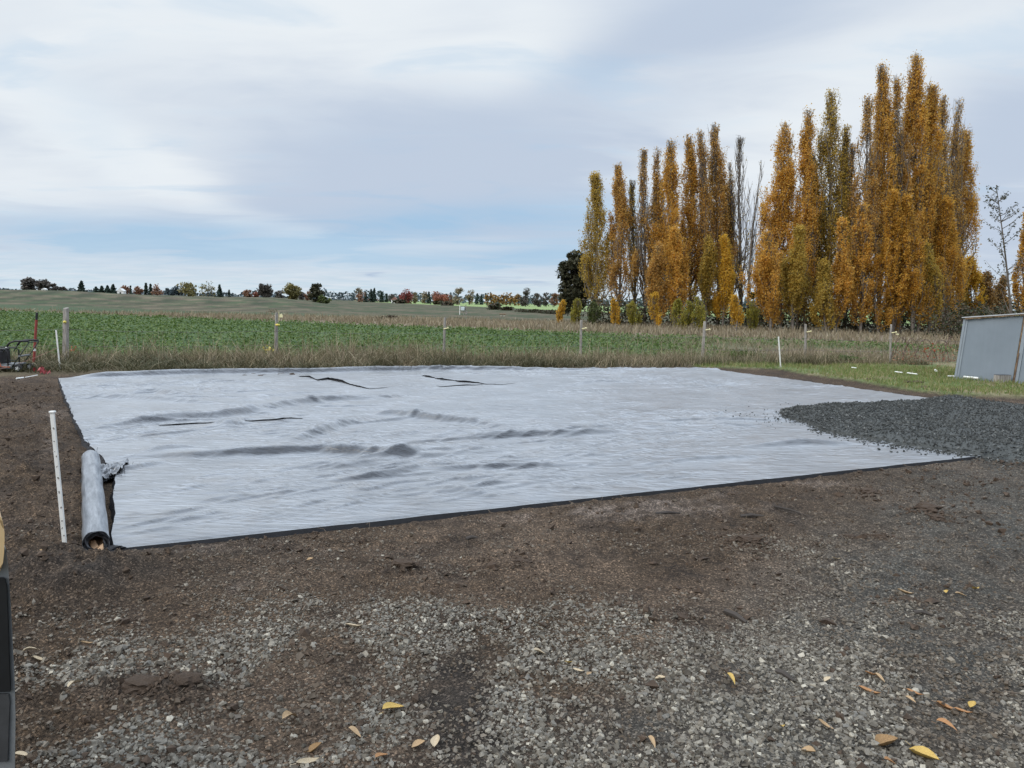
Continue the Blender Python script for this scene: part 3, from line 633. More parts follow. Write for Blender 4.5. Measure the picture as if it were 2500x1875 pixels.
# dark crushed rock spread over the fabric's right corner
up_px = [(1903, 1012), (1960, 1004), (2030, 999), (2090, 996), (2150, 997), (2200, 991), (2260, 988), (2300, 979), (2330, 977), (2372, 983), (2430, 992), (2500, 1000), (2700, 1010), (2950, 1025)]
lw_px = [(1903, 1012), (1925, 1030), (1975, 1038), (2010, 1058), (2060, 1069), (2120, 1080), (2180, 1090), (2230, 1098), (2290, 1105), (2345, 1112), (2420, 1122), (2500, 1128), (2700, 1140), (2950, 1150)]
nU, nV = 150, 60
UP = resample([g2(*p) for p in up_px], nU); LW = resample([g2(*p) for p in lw_px], nU)
tt = np.linspace(0, 1, nV)[:, None, None]; PP = LW[None] * (1 - tt) + UP[None] * tt
hx, hy = PP[..., 0].ravel(), PP[..., 1].ravel(); ed = (np.minimum(tt, 1 - tt)[:, :, 0] * np.ones((1, nU))); sU = np.linspace(0, 1, nU)[None] * np.ones((nV, 1))
wdt = np.linalg.norm(UP - LW, axis=1)[None] * np.ones((nV, 1)); dist_e = np.minimum(ed * wdt, sU * 6)
def heap_h(x, y, de): 
    qx, qy = proj(x, y, 0 * x)
    return .026 + .050 * ss(0, .5, de) * (.5 + .9 * fbm(x * .8, y * .8, 111, 3)) + .032 * ss(0.05, .3, de) * (fbm(x * 2.5, y * 2.5, 112, 3) - .5) * 2 - .055 * np.exp(-((qy - 1030 - .09 * (qx - 2250)) / 14) ** 2) * ss(2080, 2250, qx)
lay = lambda x, y: np.maximum(np.where(quad_in(x, y) > -.05, fab(x, y), 0) + .012, Z(x, y) + .01)
hh = heap_h(hx, hy, dist_e.ravel()) + lay(hx, hy) - .010; hh = np.where(dist_e.ravel() < .001, -.02, hh)
n_ = 36000; r = np.random.RandomState(33); iu = r.uniform(0, 1, n_) ** .62; iv_ = r.uniform(0, 1, n_)
fx = iu * (nU - 1); fi = np.minimum(fx.astype(int), nU - 2); ff = (fx - fi)[:, None]
up = UP[fi] * (1 - ff) + UP[fi + 1] * ff; lw_ = LW[fi] * (1 - ff) + LW[fi + 1] * ff; wd_ = np.linalg.norm(up - lw_, axis=1)
over = r.normal(0, .10, n_) * (r.rand(n_) < .22) / np.maximum(wd_, .3); iv2 = np.where(r.rand(n_) < .12, np.where(r.rand(n_) < .5, -np.abs(r.exponential(.10, n_)) / np.maximum(wd_, .5), 1 + np.abs(r.exponential(.06, n_)) / np.maximum(wd_, .5)), iv_)
pp = lw_ * (1 - iv2[:, None]) + up * iv2[:, None]; de = np.minimum(np.minimum(iv2, 1 - iv2) * wd_, iu * 6)
ssz = np.clip(r.lognormal(math.log(.0098), .36, n_), .004, .028)
onf = quad_in(pp[:, 0], pp[:, 1]) > 0
zb = np.where(de > 0, heap_h(pp[:, 0], pp[:, 1], np.maximum(de, 0)) + lay(pp[:, 0], pp[:, 1]), np.where(onf, fab(pp[:, 0], pp[:, 1]), Z(pp[:, 0], pp[:, 1])))
# strays that rolled off the tip
ns = 120; sp = np.array([g2(a, b) for a, b in zip(1905 + r.normal(0, 1, ns) * 55 - np.abs(r.normal(0, 30, ns)), 1020 + r.normal(0, 14, ns))])
pp = np.concatenate([pp, sp]); zb = np.concatenate([zb, fab(sp[:, 0], sp[:, 1])]); ssz = np.concatenate([ssz, np.clip(r.lognormal(math.log(.0085), .35, ns), .004, .02)])
V4, F4 = scatter(ov * 1.2, of, np.stack([pp[:, 0], pp[:, 1], zb + ssz * .3], 1), ssz, 4, .8)
hf = gridfaces(nU, nV); hf3 = np.concatenate([hf[:, [0, 1, 2]], hf[:, [0, 2, 3]]])
me = npmesh('crushed_rock', np.concatenate([np.stack([hx, hy, hh], 1), V4]), np.concatenate([hf3, F4 + len(hx)])); attr(me, 'dirt', np.zeros(len(hx) + len(V4)))
tag(link('crushed_rock', me, M_basalt), 'low spread of dark grey crushed rock over the fabric corner', 'crushed rock', kind='stuff')

# small soil crumbs, then the clods one can point at
clods = [((988, 1391), .085, 'dark clod lying alone on brown soil below the middle of the fabric'), ((2264, 1262), .13, 'broad heap of torn soil at the right beyond the gravel'), ((2285, 1276), .08, 'smaller clod beside the broad soil heap at the right'),
    ((1827, 1333), .12, 'wide flat clod on soil at the right of centre'), ((2214, 1470), .06, 'crumbling brown clod among pale gravel under a tan leaf'), ((2122, 1200), .11, 'dark clod on the pale dry patch below the fabric corner'),
    ((1275, 1376), .07, 'flat dark clod just left of the tyre ridges'), ((2150, 1312), .07, 'low clod at the end of a dark soil streak'), ((455, 1694), .09, 'root-filled clod in the dark patch in the left foreground'), ((350, 1688), .10, 'dark lump of sod at the left of the foreground patch'),
    ((1665, 1512), .05, 'small brown clod where gravel meets soil at centre right'), ((2072, 1312), .05, 'small clod between two larger ones at the right')]
x, y, r = cand(26000, 2.2, 13, 15); keep = (quad_in(x, y) < -.05) & (work(x, y) > .9) & (r.rand(len(x)) < .25 + .75 * ss(.48, .65, fbm(x * 1.6, y * 1.6, 121, 3)) + ss(-1.6, -2.6, x / np.maximum(y, 1) * 4)); x, y = x[keep][:15000], y[keep][:15000]
s_ = np.clip(r.lognormal(math.log(.0085), .6, len(x)), .003, .04); 
for (a_, b_), z_, _l in clods:
    c_ = gnd(a_, b_); n_ = 110; an = r.uniform(0, 6.28, n_); q_ = (np.abs(r.normal(0, .8, n_)) + .3) * z_; x = np.r_[x, c_[0] + np.cos(an) * q_ * 1.2]; y = np.r_[y, c_[1] + np.sin(an) * q_]; s_ = np.r_[s_, r.uniform(.04, .17, n_) * z_]
V5, F5 = scatter(ov * 1.2, of, np.stack([x, y, Z(x, y) + s_ * .2], 1), s_, 5)
tag(link('soil_crumbs', npmesh('soil_crumbs', V5, F5), M_clod), 'dark crumbs of broken soil over the dug ground', 'soil', kind='stuff')
def clodmesh(seed, sub=3):
    bm = bmesh.new(); bmesh.ops.create_icosphere(bm, subdivisions=sub, radius=1)
    r = np.random.RandomState(seed); v = np.array([q.co[:] for q in bm.verts])
    f = 1 + .75 * (fbm(v[:, 0] * 1.7 + seed, v[:, 1] * 1.7 + v[:, 2] * 1.3, seed, 4, .6) - .5) * 1.6 + .25 * (fbm(v[:, 2] * 5 + seed, v[:, 0] * 5 - v[:, 1] * 3, seed + 4, 3) - .5)
    v = v * f[:, None] * np.array([1, .75, .5]) * 1.0
    for q, c in zip(bm.verts, v): q.co = c
    bm.verts.ensure_lookup_table(); fv = np.array([[q.index for q in p.verts] for p in bm.faces]); bm.free()
    f2_ = 1 + .5 * (fbm(v[:, 0] * 9 + seed, v[:, 1] * 9 + v[:, 2] * 7, seed + 8, 3, .7) - .5); v = v * f2_[:, None] * np.array([.8, .8, .75])
    return npmesh('dirt_clod', v, fv)
for i, ((a, b), sz_, lab) in enumerate(clods):
    p = gnd(a, b); me = clodmesh(200 + i); o = link('dirt_clod', me, M_clod, None, (p[0], p[1], Zs(p[0], p[1]) - sz_ * .03)); o.scale = (sz_, sz_, sz_ * .7); o.rotation_euler = (0, 0, random.uniform(-.5, .5))
    tag(o, lab, 'clod', 'clods of dug soil')
for i, ((a, b), sz_, lab) in enumerate([((2130, 932), .22, 'tuft-topped sod lump, leftmost of those on the lawn edge'), ((2225, 940), .30, 'largest dark sod lump on the lawn edge below the shed'), ((2255, 950), .22, 'dark sod lump touching the largest one'), ((2322, 958), .24, 'sod lump on the lawn edge nearest the shed'), ((1768, 893), .28, 'dark round sod lump near the fourth field post')]):
    p = gnd(a, b); o = link('dirt_clod', clodmesh(300 + i), M_clod, None, (p[0], p[1], Zs(p[0], p[1]) - .02)); o.scale = (sz_ * .95, sz_ * .7, sz_ * .6); tag(o, lab, 'clod', 'sod lumps along the lawn edge')

# ------------------------------------------------------------------ blades
def blades(name, x, y, h, w_, lean, az, mat, label, cat, seed, droop=.25, zoff=0.0):
    r = np.random.RandomState(seed); n = len(x); z = Z(x, y) + zoff
    B = np.stack([x, y, z], 1); ld = np.stack([np.cos(az), np.sin(az), 0 * az], 1) * (lean * h)[:, None]
    fa_ = r.uniform(-.9, .9, n); wv = np.stack([np.cos(fa_), np.sin(fa_), 0 * fa_], 1) * (w_ / 2)[:, None]; upv = np.zeros((n, 3)); upv[:, 2] = h
    pts = []
    for tq, ws in ((0, 1), (.5, .85), (1, .12)):
        c = B + ld * tq ** 1.6 + upv * (tq - droop * tq * tq * np.minimum(lean, 1.5)[:, None]) ; pts += [c - wv * ws, c + wv * ws]
    V = np.stack(pts, 1).reshape(-1, 3); F = (np.array([[0, 1, 3, 2], [2, 3, 5, 4]])[None] + (np.arange(n) * 6)[:, None, None]).reshape(-1, 4)
    return tag(link(name, npmesh(name, V, F), mat), label, cat, kind='stuff')
r = np.random.RandomState(71)
# long grass along the near fence, part standing and part flattened towards the fabric
n = 62000; nc = 800; ctt = r.uniform(-.16, 1.0, nc); coff = r.uniform(-2.0, 1.1, nc); ci = r.randint(0, nc, n); loose = r.rand(n) < .35
tt = np.where(loose, r.uniform(-.16, 1.0, n), ctt[ci] + r.normal(0, .14, n) / 23.9); off = np.where(loose, r.uniform(-2.0, 1.1, n), coff[ci] + r.normal(0, .13, n)); tfac = np.where(loose, .8, r.uniform(.4, 1.6, nc)[ci]); taz = r.normal(-1.3, 1.5, nc)[ci]; x = fp0[0] + fdir[0] * tt * 23.9 + fnor[0] * off; y = fp0[1] + fdir[1] * tt * 23.9 + fnor[1] * off
keep = (work(x, y) < .35) & (quad_in(x, y) < -.05) & (r.rand(n) < .45 + .8 * ss(.35, .6, fbm(x * 1.3, y * 1.3, 131, 3))) & ~((x > lx[0]) & (off < -.7)); x, y, off, tt, tfac, taz = x[keep], y[keep], off[keep], tt[keep], tfac[keep], taz[keep]; n = len(x)
tall = np.interp(tt, [-.16, .0, .08, .30, .40, .72, 1.0], [.18, .30, .46, .46, .32, .30, .22]) * (.6 + .8 * fbm(x * .9, y * .9, 132, 3)) * np.interp(off, [-2, -1.2, 0, 1.1], [.65, .9, 1.0, .8])
h = tall * tfac * r.uniform(.45, 1.5, n); lean = np.abs(r.normal(.45, .5, n)) + ss(-.6, -1.6, off) * r.uniform(.3, 1.3, n); azz = np.where(r.rand(n) < .6, taz + r.normal(0, .5, n), r.uniform(0, 6.28, n))
bs = (r.rand(n) < np.interp(off, [-2, -.9, .3, 1.1], [.85, .6, .28, .18]) * (.5 + 1.0 * ss(.35, .6, fbm(x * .7, y * .7, 133, 2))))
blades('dry_grass', x[~bs], y[~bs], h[~bs], r.uniform(.007, .014, (~bs).sum()), lean[~bs], azz[~bs], M_straw, 'long straw coloured grass standing along the field fence', 'grass', 1)
blades('matted_grass', x[bs], y[bs], h[bs] * .75, r.uniform(.008, .017, bs.sum()), lean[bs] * 1.2, azz[bs], M_strawbase, 'olive matted grass leaning over the back edge of the fabric', 'grass', 2)
n = 900; tt = r.uniform(-.05, 1.05, n); off = r.uniform(-1.0, .9, n); x = fp0[0] + fdir[0] * tt * 23.9 + fnor[0] * off; y = fp0[1] + fdir[1] * tt * 23.9 + fnor[1] * off
blades('seed_stalks', x, y, r.uniform(.4, .95, n), r.uniform(.006, .010, n), np.abs(r.normal(.25, .25, n)), r.uniform(0, 6.28, n), M_straw, 'thin pale seed stalks rising over the fence grass', 'grass', 3)
# lawn on the right
n = 46000; x = r.uniform(lx[0] - .2, 19, n); ls = np.interp(x, lx, ly); y = ls + r.uniform(0, 1, n) * 7.0; keep = (lawn_d(x, y) > .02) & (beyond_fence(x, y) < .2) & (r.rand(n) < .3 + .9 * ss(.3, .6, fbm(x * 2, y * 2, 141, 3))); x, y = x[keep], y[keep]; n = len(x)
pt = fbm(x * .8, y * .8, 142, 3)
blades('lawn_grass', x, y, r.uniform(.04, .13, n) * (.6 + .9 * pt), r.uniform(.008, .014, n), np.abs(r.normal(.5, .4, n)), r.uniform(0, 6.28, n), M_lawn, 'short green and yellowed lawn grass between the fabric and the shed', 'grass', 4)
# rough grass beyond the fence at the right
n = 16000; x = r.uniform(2, 26, n); y = r.uniform(18, 36, n); keep = (beyond_fence(x, y) > .2) & (gL1(x, y) < -3) & (r.rand(n) < ss(3, 11, x) * (.2 + .9 * ss(.4, .6, fbm(x * .6, y * .6, 151, 3)))); x, y = x[keep], y[keep]; n = len(x)
blades('rough_grass', x, y, r.uniform(.10, .40, n), r.uniform(.012, .025, n), np.abs(r.normal(.5, .4, n)), r.uniform(0, 6.28, n), M_tan, 'rough tan grass between the right fence posts and the field', 'grass', 5)
# pale grass strip before the poplars
n = 42000; x = r.uniform(-48, 52, n); gg = r.uniform(-.4, 21, n); y = 41 - .465 * (x - 3.5) + gg * 1.103; wv_ = np.interp(x, [-60, -36, -20, -8, 20], [1.0, 3, 11, 18, 21]); keep = (gg < wv_) & (y > 22) & (np.abs(x / y) < .85) & (r.rand(n) < .4 + .8 * ss(.35, .6, fbm(x * .3, y * .3, 161, 3))); x, y = x[keep], y[keep]; n = len(x)
blades('pale_grass', x, y, r.uniform(.15, .5, n) * (.5 + fbm(x * .25, y * .25, 162, 3)), r.uniform(.03, .06, n), np.abs(r.normal(.35, .3, n)), r.uniform(0, 6.28, n), M_tan, 'pale pinkish tan grass strip in front of the poplars', 'grass', 6)
# low crop in the field
n = 60000; d_ = np.exp(r.uniform(math.log(17), math.log(72), n)); u_ = r.uniform(-.80, .80, n); x = u_ * d_; y = d_
keep = (beyond_fence(x, y) > .9) & (gL1(x, y) < -.1) & ((x < 8) | (gL1(x, y) > -6) | (r.rand(n) < .08)) & (r.rand(n) < .25 + 1.1 * ss(.36, .56, fbm(x * .9, y * 2.2, 171, 3))); x, y = x[keep], y[keep]; n = len(x)
k3 = 2; X3 = np.repeat(x, k3) + r.normal(0, .06, n * k3) * np.repeat(y, k3) / 20; Y3 = np.repeat(y, k3) + r.normal(0, .06, n * k3) * np.repeat(y, k3) / 20; sz3 = r.uniform(.045, .085, n * k3) * (Y3 / 20) ** .55
Z3 = Z(X3, Y3) + r.uniform(.02, .17, n * k3)
def cards(pos, size, r, flat=.7, asp=.75, tri=False):
    n = len(pos); nv = np.stack([r.normal(0, 1, n), r.normal(0, 1, n), r.normal(0, 1, n) + flat * 2.5], 1); nv /= np.linalg.norm(nv, axis=1)[:, None]
    a = np.cross(nv, r.normal(0, 1, (n, 3))); a /= np.linalg.norm(a, axis=1)[:, None] + 1e-9; b = np.cross(nv, a)
    a *= size[:, None] * .5; b *= size[:, None] * .5 * asp
    if tri: return np.stack([pos - a * .8 - b, pos - a * .8 + b, pos + a * 1.15], 1).reshape(-1, 3), np.arange(3)[None] + (np.arange(n) * 3)[:, None]
    V = np.stack([pos - a, pos + b * .9 - a * .1, pos + a, pos - b * .9 - a * .1], 1).reshape(-1, 3); F = (np.arange(4)[None] + (np.arange(n) * 4)[:, None]); return V, F
V6, F6 = cards(np.stack([X3, Y3, Z3], 1), sz3 * 1.35, r, .6)
tag(link('clover', npmesh('clover', V6, F6), M_clover), 'low dark green clover crop covering the field behind the fence', 'crop', kind='stuff')

# ------------------------------------------------------------------ trees
def tubes(paths, radii, n=4):         # paths (m,k,3), radii (m,k)
    paths = np.asarray(paths, float); m, k_, _ = paths.shape
    tg = np.gradient(paths, axis=1); tg /= np.linalg.norm(tg, axis=2, keepdims=True) + 1e-9
    u = np.cross(tg, np.array([.37, .11, .2])); u /= np.linalg.norm(u, axis=2, keepdims=True) + 1e-9; v = np.cross(tg, u)
    an = np.arange(n) * 2 * math.pi / n
    V = paths[:, :, None, :] + radii[:, :, None, None] * (u[:, :, None] * np.cos(an)[None, None, :, None] + v[:, :, None] * np.sin(an)[None, None, :, None])
    i = np.arange(k_ - 1)[:, None] * n; j = np.arange(n)[None]; j2 = (j + 1) % n
    f = np.stack([i + j, i + j2, i + n + j2, i + n + j], -1).reshape(-1, 4); F = f[None] + (np.arange(m) * k_ * n)[:, None, None]
    return V.reshape(-1, 3), F.reshape(-1, 4)
def merge(parts):
    Vs, Fs, o = [], [], 0
    for V, F in parts: Vs.append(V); Fs.append(F + o); o += len(V)
    return np.concatenate(Vs), np.concatenate(Fs)
def poplar(name, label, cat, group, px, base_py, top, Wpx, mat, nleaf, seed, dens=((0, .8), (.5, 1), (.8, .7), (1, .25)), bark=None, leaf=.122, nbr=None, low=.04, depth=None, bare=False):
    r = np.random.RandomState(seed); b = gnd(px, base_py); d = b[1] if depth is None else depth
    if depth is not None: b = at(px, base_py, depth)
    b[2] = Zs(b[0], b[1]) - .05; tpt = at(top[0], top[1], d); H = tpt[2] - b[2]; Wm = Wpx / FPX * d * 1.32
    root = tag(empty(name, b), label, cat, group); lx_ = tpt[0] - b[0]
    def axis(hf): return np.stack([lx_ * hf ** 1.15 + .12 * np.sin(hf * 5 + seed), .15 * np.sin(hf * 4 + seed * 2), hf * H], -1)
    prof = lambda hf: np.interp(hf, [0, .12, .35, .6, .8, .93, 1], [.6, .92, 1, .74, .42, .17, .04] if H > 5 else [.5, .95, .85, .6, .35, .15, .03]) * Wm / 2
    parts = []; th = np.linspace(0, 1, 9); R0 = .0055 * H + .04
    parts.append(tubes(axis(th)[None], (R0 * (1 - th) ** .8 + .012)[None], 7))
    nb = nbr or int(18 + H * 3.0); h0 = r.beta(1.05, 1.25, nb) * (.93 - low) + low; a = r.uniform(0, 6.28, nb); Lb = np.minimum(H * r.uniform(.16, .42, nb), (1.0 - h0) * H * r.uniform(.6, 1.0, nb) + .2)
    k_ = 6; ft = np.linspace(0, 1, k_)[None]; hf = h0[:, None] + ft * (Lb / H)[:, None]; env = prof(np.clip(hf, 0, 1)) * r.uniform(.25, 1.0, nb)[:, None] ** .8 * np.where(r.rand(nb) < .2, 1.25, 1.0)[:, None]
    rad = env * (1 - np.exp(-ft * 3.2)); wv = .05 * Wm * np.sin(ft * 9 + a[:, None] * 3)
    ax = axis(hf); pth = np.stack([ax[..., 0] + np.cos(a)[:, None] * rad + wv, ax[..., 1] + np.sin(a)[:, None] * rad, ax[..., 2] ], -1)
    rr = (.0035 * H * (1 - h0) + .014)[:, None] * (1 - ft * .8); parts.append(tubes(pth, rr, 4))
    # fine twigs
    nt_ = int(nb * (9 if bare else 7)); bi = r.randint(0, nb, nt_); q = r.uniform(.25, 1, nt_) ** .6; fi = np.minimum((q * (k_ - 1)).astype(int), k_ - 2); fr = (q * (k_ - 1) - fi)[:, None]
    p0 = pth[bi, fi] * (1 - fr) + pth[bi, fi + 1] * fr; ta = r.uniform(0, 6.28, nt_); tlth = r.uniform(.35, 1.2, nt_) * (.5 + H / 30)
    dirv = np.stack([np.cos(ta) * .28, np.sin(ta) * .28, np.ones(nt_)], 1) * tlth[:, None]; dirv[:, 2] = np.minimum(dirv[:, 2], np.maximum(H * 1.0 - p0[:, 2], .05))
    tp = np.stack([p0, p0 + dirv * np.array([.7, .7, .45]), p0 + dirv], 1); parts.append(tubes(tp, np.tile(np.array([[.013, .010, .005]]) * (d / 55) * 1.0, (nt_, 1)), 3) if False else tubes(tp, np.tile(np.array([[.014, .011, .006]]), (nt_, 1)), 3))
    V, F = merge(parts); link('trunk', npmesh('trunk', V, F, True), bark or M_bark, root)
    # leaves
    nleaf = int(nleaf * 2.7); n = int(nleaf * 1.9); tw = r.rand(n) < .55; bi = r.randint(0, nb, n); q = r.uniform(.12, 1, n); fi = np.minimum((q * (k_ - 1)).astype(int), k_ - 2); fr = (q * (k_ - 1) - fi)[:, None]
    pA = pth[bi, fi] * (1 - fr) + pth[bi, fi + 1] * fr; ti = r.randint(0, nt_, n); pB = p0[ti] + dirv[ti] * r.uniform(.1, 1, n)[:, None]
    pos = np.where(tw[:, None], pB, pA) + r.normal(0, 1, (n, 3)) * np.array([.15, .15, .2]) * (.45 + Wm * .13) * min(1.0, .35 + H / 9)
    hfz = pos[:, 2] / H; cl = .65 * fbm(pos[:, 0] * 1.5 + seed * 3.1 + pos[:, 1] * 1.2, pos[:, 2] * .32, seed, 3) + .35 * fbm(pos[:, 0] * 2.4 - pos[:, 1] * 2.1, pos[:, 2] * 1.5, seed + 5, 3)
    pr = np.interp(hfz, [q_[0] for q_ in dens], [q_[1] for q_ in dens]) * (.10 + 1.0 * ss(.34, .52, cl))
    pos = pos[(r.rand(n) < pr) & (pos[:, 2] > .05)][:nleaf]
    if len(pos):
        V, F = cards(pos, r.uniform(.6, 1.25, len(pos)) * leaf, r, .15, .85, True); link('crown', npmesh('crown', V, F), mat, root)
    return root
OR = [(.62, .345, .068), (.71, .41, .078), (.78, .48, .093), (.66, .37, .078), (.75, .46, .108), (.54, .32, .088), (.80, .53, .128)]
LF_orange = leafmat('orange_leaves', OR, .55, 0.6, 0.28)
LF_brown = leafmat('brown_orange_leaves', [(.55, .315, .09), (.64, .37, .095), (.71, .435, .105), (.50, .31, .11), (.65, .425, .135), (.56, .35, .125)], .55, 0.6, 0.28)
LF_olive = leafmat('olive_gold_leaves', [(.42, .30, .07), (.53, .37, .075), (.62, .42, .085), (.45, .34, .09), (.67, .47, .10), (.36, .30, .085)], .55, 0.6, 0.28)
LF_amber = leafmat('amber_leaves', [(.54, .29, .05), (.64, .36, .06), (.70, .42, .075), (.46, .26, .055), (.60, .37, .08)], .55, 0.6, 0.28)
LF_yellow = leafmat('yellow_leaves', [(.70, .42, .05), (.78, .49, .06), (.84, .56, .08), (.60, .38, .06), (.76, .53, .10)], .55, 0.6, 0.28)
LF_ygreen = leafmat('yellow_green_leaves', [(.30, .30, .06), (.42, .38, .07), (.56, .46, .08), (.24, .26, .06), (.50, .45, .11)], .55, 0.6, 0.28)
LF_green = leafmat('green_leaves', [(.05, .075, .022), (.085, .11, .03), (.12, .14, .04), (.07, .09, .03)], .3)
LF_dark = leafmat('dark_oak_leaves', [(.035, .04, .022), (.055, .056, .03), (.08, .074, .04), (.045, .046, .028)], .2)
PG = 'tall poplars in the row'
full = ((0, .8), (.1, 1), (.6, 1), (.74, .85), (.87, .5), (.95, .22), (1, .06)); thin = ((0, 1), (.4, 1), (.65, .7), (.85, .3), (1, .1)); bareD = ((0, .6), (.3, .35), (.5, .12), (.7, .05), (1, .02))
POP = [ # base px, base py, top px, top py, width px, material, leaves, density, label
 (1458, 791, 1452, 428, 66, LF_olive, 7000, ((0, .8), (.5, .8), (.8, .55), (1, .25)), 'olive brown poplar at the left end of the row beside the dark oak'),
 (1512, 793, 1512, 402, 58, LF_brown, 7500, full, 'brown orange poplar, second from the left end of the row'),
 (1548, 793, 1545, 440, 32, LF_olive, 1700, thin, 'thin half bare poplar behind the second one from the left'),
 (1572, 794, 1574, 366, 40, LF_brown, 2400, thin, 'poplar with a bare grey top left of the broad orange ones'),
 (1606, 794, 1604, 364, 46, LF_brown, 5200, full, 'brown orange poplar with a round thin top above the bright yellow sapling'),
 (1640, 796, 1630, 342, 74, LF_orange, 9000, full, 'broad orange poplar in the middle of the left half of the row'),
 (1690, 796, 1677, 332, 60, LF_orange, 8000, full, 'orange poplar with a narrow pointed top just left of the paired tops'),
 (1722, 797, 1711, 320, 40, LF_brown, 4600, full, 'narrow brown poplar, shorter of the paired tops'),
 (1752, 797, 1746, 303, 62, LF_brown, 8500, full, 'tallest brown poplar in the left half of the row'),
 (1782, 797, 1784, 398, 30, LF_brown, 1500, thin, 'thin brown poplar between the tallest left one and the bare one'),
 (1806, 798, 1806, 335, 58, LF_olive, 1300, bareD, 'almost bare grey poplar with upright stems at the gap in the row'),
 (1822, 799, 1856, 394, 34, LF_olive, 260, bareD, 'bare poplar stem leaning to the right into the gap'),
 (1886, 806, 1913, 302, 92, LF_orange, 11000, full, 'orange poplar on the right side of the gap'),
 (1950, 808, 1974, 268, 66, LF_orange, 9000, full, 'slim curved orange poplar right of the gap'),
 (1988, 808, 1985, 380, 58, LF_olive, 6000, full, 'shorter olive gold poplar in front of the slim curved one'),
 (2018, 809, 2032, 228, 84, LF_olive, 7500, thin, 'poplar with a tall bare grey top left of the big group'),
 (2058, 810, 2066, 308, 44, LF_olive, 4000, thin, 'olive gold poplar with a side top right of the bare grey top'),
 (2085, 811, 2078, 350, 36, LF_brown, 1300, thin, 'bare thin poplar in the notch left of the big group'),
 (2110, 812, 2112, 238, 66, LF_brown, 6000, thin, 'brown poplar on the left flank of the big group'),
 (2150, 812, 2150, 160, 72, LF_orange, 10000, full, 'orange poplar with the second highest top'),
 (2195, 813, 2192, 182, 60, LF_brown, 7500, full, 'brown poplar with a thin top between the two highest'),
 (2228, 813, 2240, 134, 84, LF_orange, 12500, full, 'tallest orange poplar of the whole row'),
 (2268, 813, 2276, 210, 80, LF_orange, 11000, full, 'dense orange poplar right of the tallest'),
 (2292, 812, 2304, 235, 48, LF_brown, 5200, full, 'narrow brown poplar right of the dense orange one'),
 (2312, 811, 2338, 242, 62, LF_brown, 4600, thin, 'thin topped poplar near the right end of the row'),
 (2322, 810, 2356, 318, 76, LF_orange, 8000, full, 'rightmost orange poplar of the big group')]
for i, (bx, by, tx, ty, wd, mt, nl, dn, lab) in enumerate(POP):
    poplar('poplar_tree', lab, 'poplar', PG, bx, by, (tx, ty), wd, mt, nl, 400 + i, dn, bare=(dn is bareD), nbr=(14 if tx == 1856 else None))
LOW = [ (1728, 798, 1726, 578, 52, LF_olive, 5000, 'gold poplar of half height left of the brightest yellow one'), (1768, 799, 1768, 580, 48, LF_yellow, 5600, 'bright yellow poplar of half height before the bare one'),
 (2100, 813, 2108, 500, 64, LF_orange, 5500, 'half height golden poplar on the left front of the big group'), (2180, 815, 2182, 468, 66, LF_amber, 6000, 'half height amber poplar in front of the second highest top'), (2224, 816, 2214, 482, 60, LF_amber, 6000, 'half height amber poplar in front of the tallest one'),
 (2310, 813, 2312, 488, 80, LF_amber, 7000, 'half height amber poplar at the right front of the big group'), (1938, 810, 1945, 560, 70, LF_olive, 6000, 'half height olive gold poplar right of the gap'), (2045, 812, 2052, 540, 60, LF_orange, 5200, 'half height orange poplar left of the big group'),
 (1655, 798, 1650, 560, 70, LF_orange, 6000, 'half height orange poplar before the broad orange one'), (1880, 809, 1872, 570, 66, LF_orange, 5000, 'half height orange poplar at the gap'), (2265, 816, 2262, 600, 60, LF_olive, 4500, 'low olive gold poplar before the dense orange one'), (2010, 812, 2012, 640, 60, LF_olive, 4200, 'low olive gold poplar with bare stems behind it'), (1600, 797, 1602, 600, 60, LF_brown, 4500, 'half height brown poplar before the round thin top')]
for i, (bx, by, tx, ty, wd, mt, nl, lab) in enumerate(LOW):
    poplar('poplar_tree', lab, 'poplar', 'lower poplars in front of the row', bx, by + 2, (tx, ty), wd * .82, mt, nl, 500 + i, ((0, .9), (.7, 1), (.9, .6), (1, .3)), leaf=.122)
SAP = [ (1371, 781, 740, 22, LF_yellow, 'leftmost yellow sapling, standing before the dark oak'), (1406, 784, 733, 24, LF_ygreen, 'yellow green sapling, second from the left'), (1446, 786, 740, 28, LF_green, 'green sapling at the foot of the leftmost poplar'), (1500, 788, 738, 26, LF_yellow, 'yellow sapling below the second poplar'),
 (1542, 789, 744, 34, LF_ygreen, 'yellow green sapling left of the brightest one'), (1598, 791, 720, 32, LF_yellow, 'brightest yellow sapling, cone shaped and alone'), (1650, 794, 738, 34, LF_ygreen, 'olive green sapling right of the brightest one'), (1678, 796, 742, 36, LF_ygreen, 'broad yellow green sapling in the left half of the row'),
 (1706, 797, 734, 36, LF_ygreen, 'yellow green sapling at the foot of the half height gold poplar'), (1796, 800, 728, 38, LF_yellow, 'bright yellow sapling at the foot of the bare poplar'), (1838, 799, 742, 28, LF_ygreen, 'yellow green sapling at the gap in front of pale grass'),
 (2015, 812, 725, 46, LF_orange, 'golden sapling left of the big group'), (2140, 816, 700, 54, LF_amber, 'bushy amber sapling at the foot of the big group'), (2190, 817, 715, 44, LF_amber, 'amber sapling at the foot of the second highest poplar'), (2245, 818, 690, 54, LF_amber, 'bushy amber sapling below the tallest poplar'), (2300, 817, 705, 46, LF_amber, 'amber sapling at the right foot of the big group'), (1905, 809, 690, 50, LF_orange, 'golden sapling right of the gap'), (1960, 811, 700, 54, LF_olive, 'olive gold sapling below the slim curved poplar')]
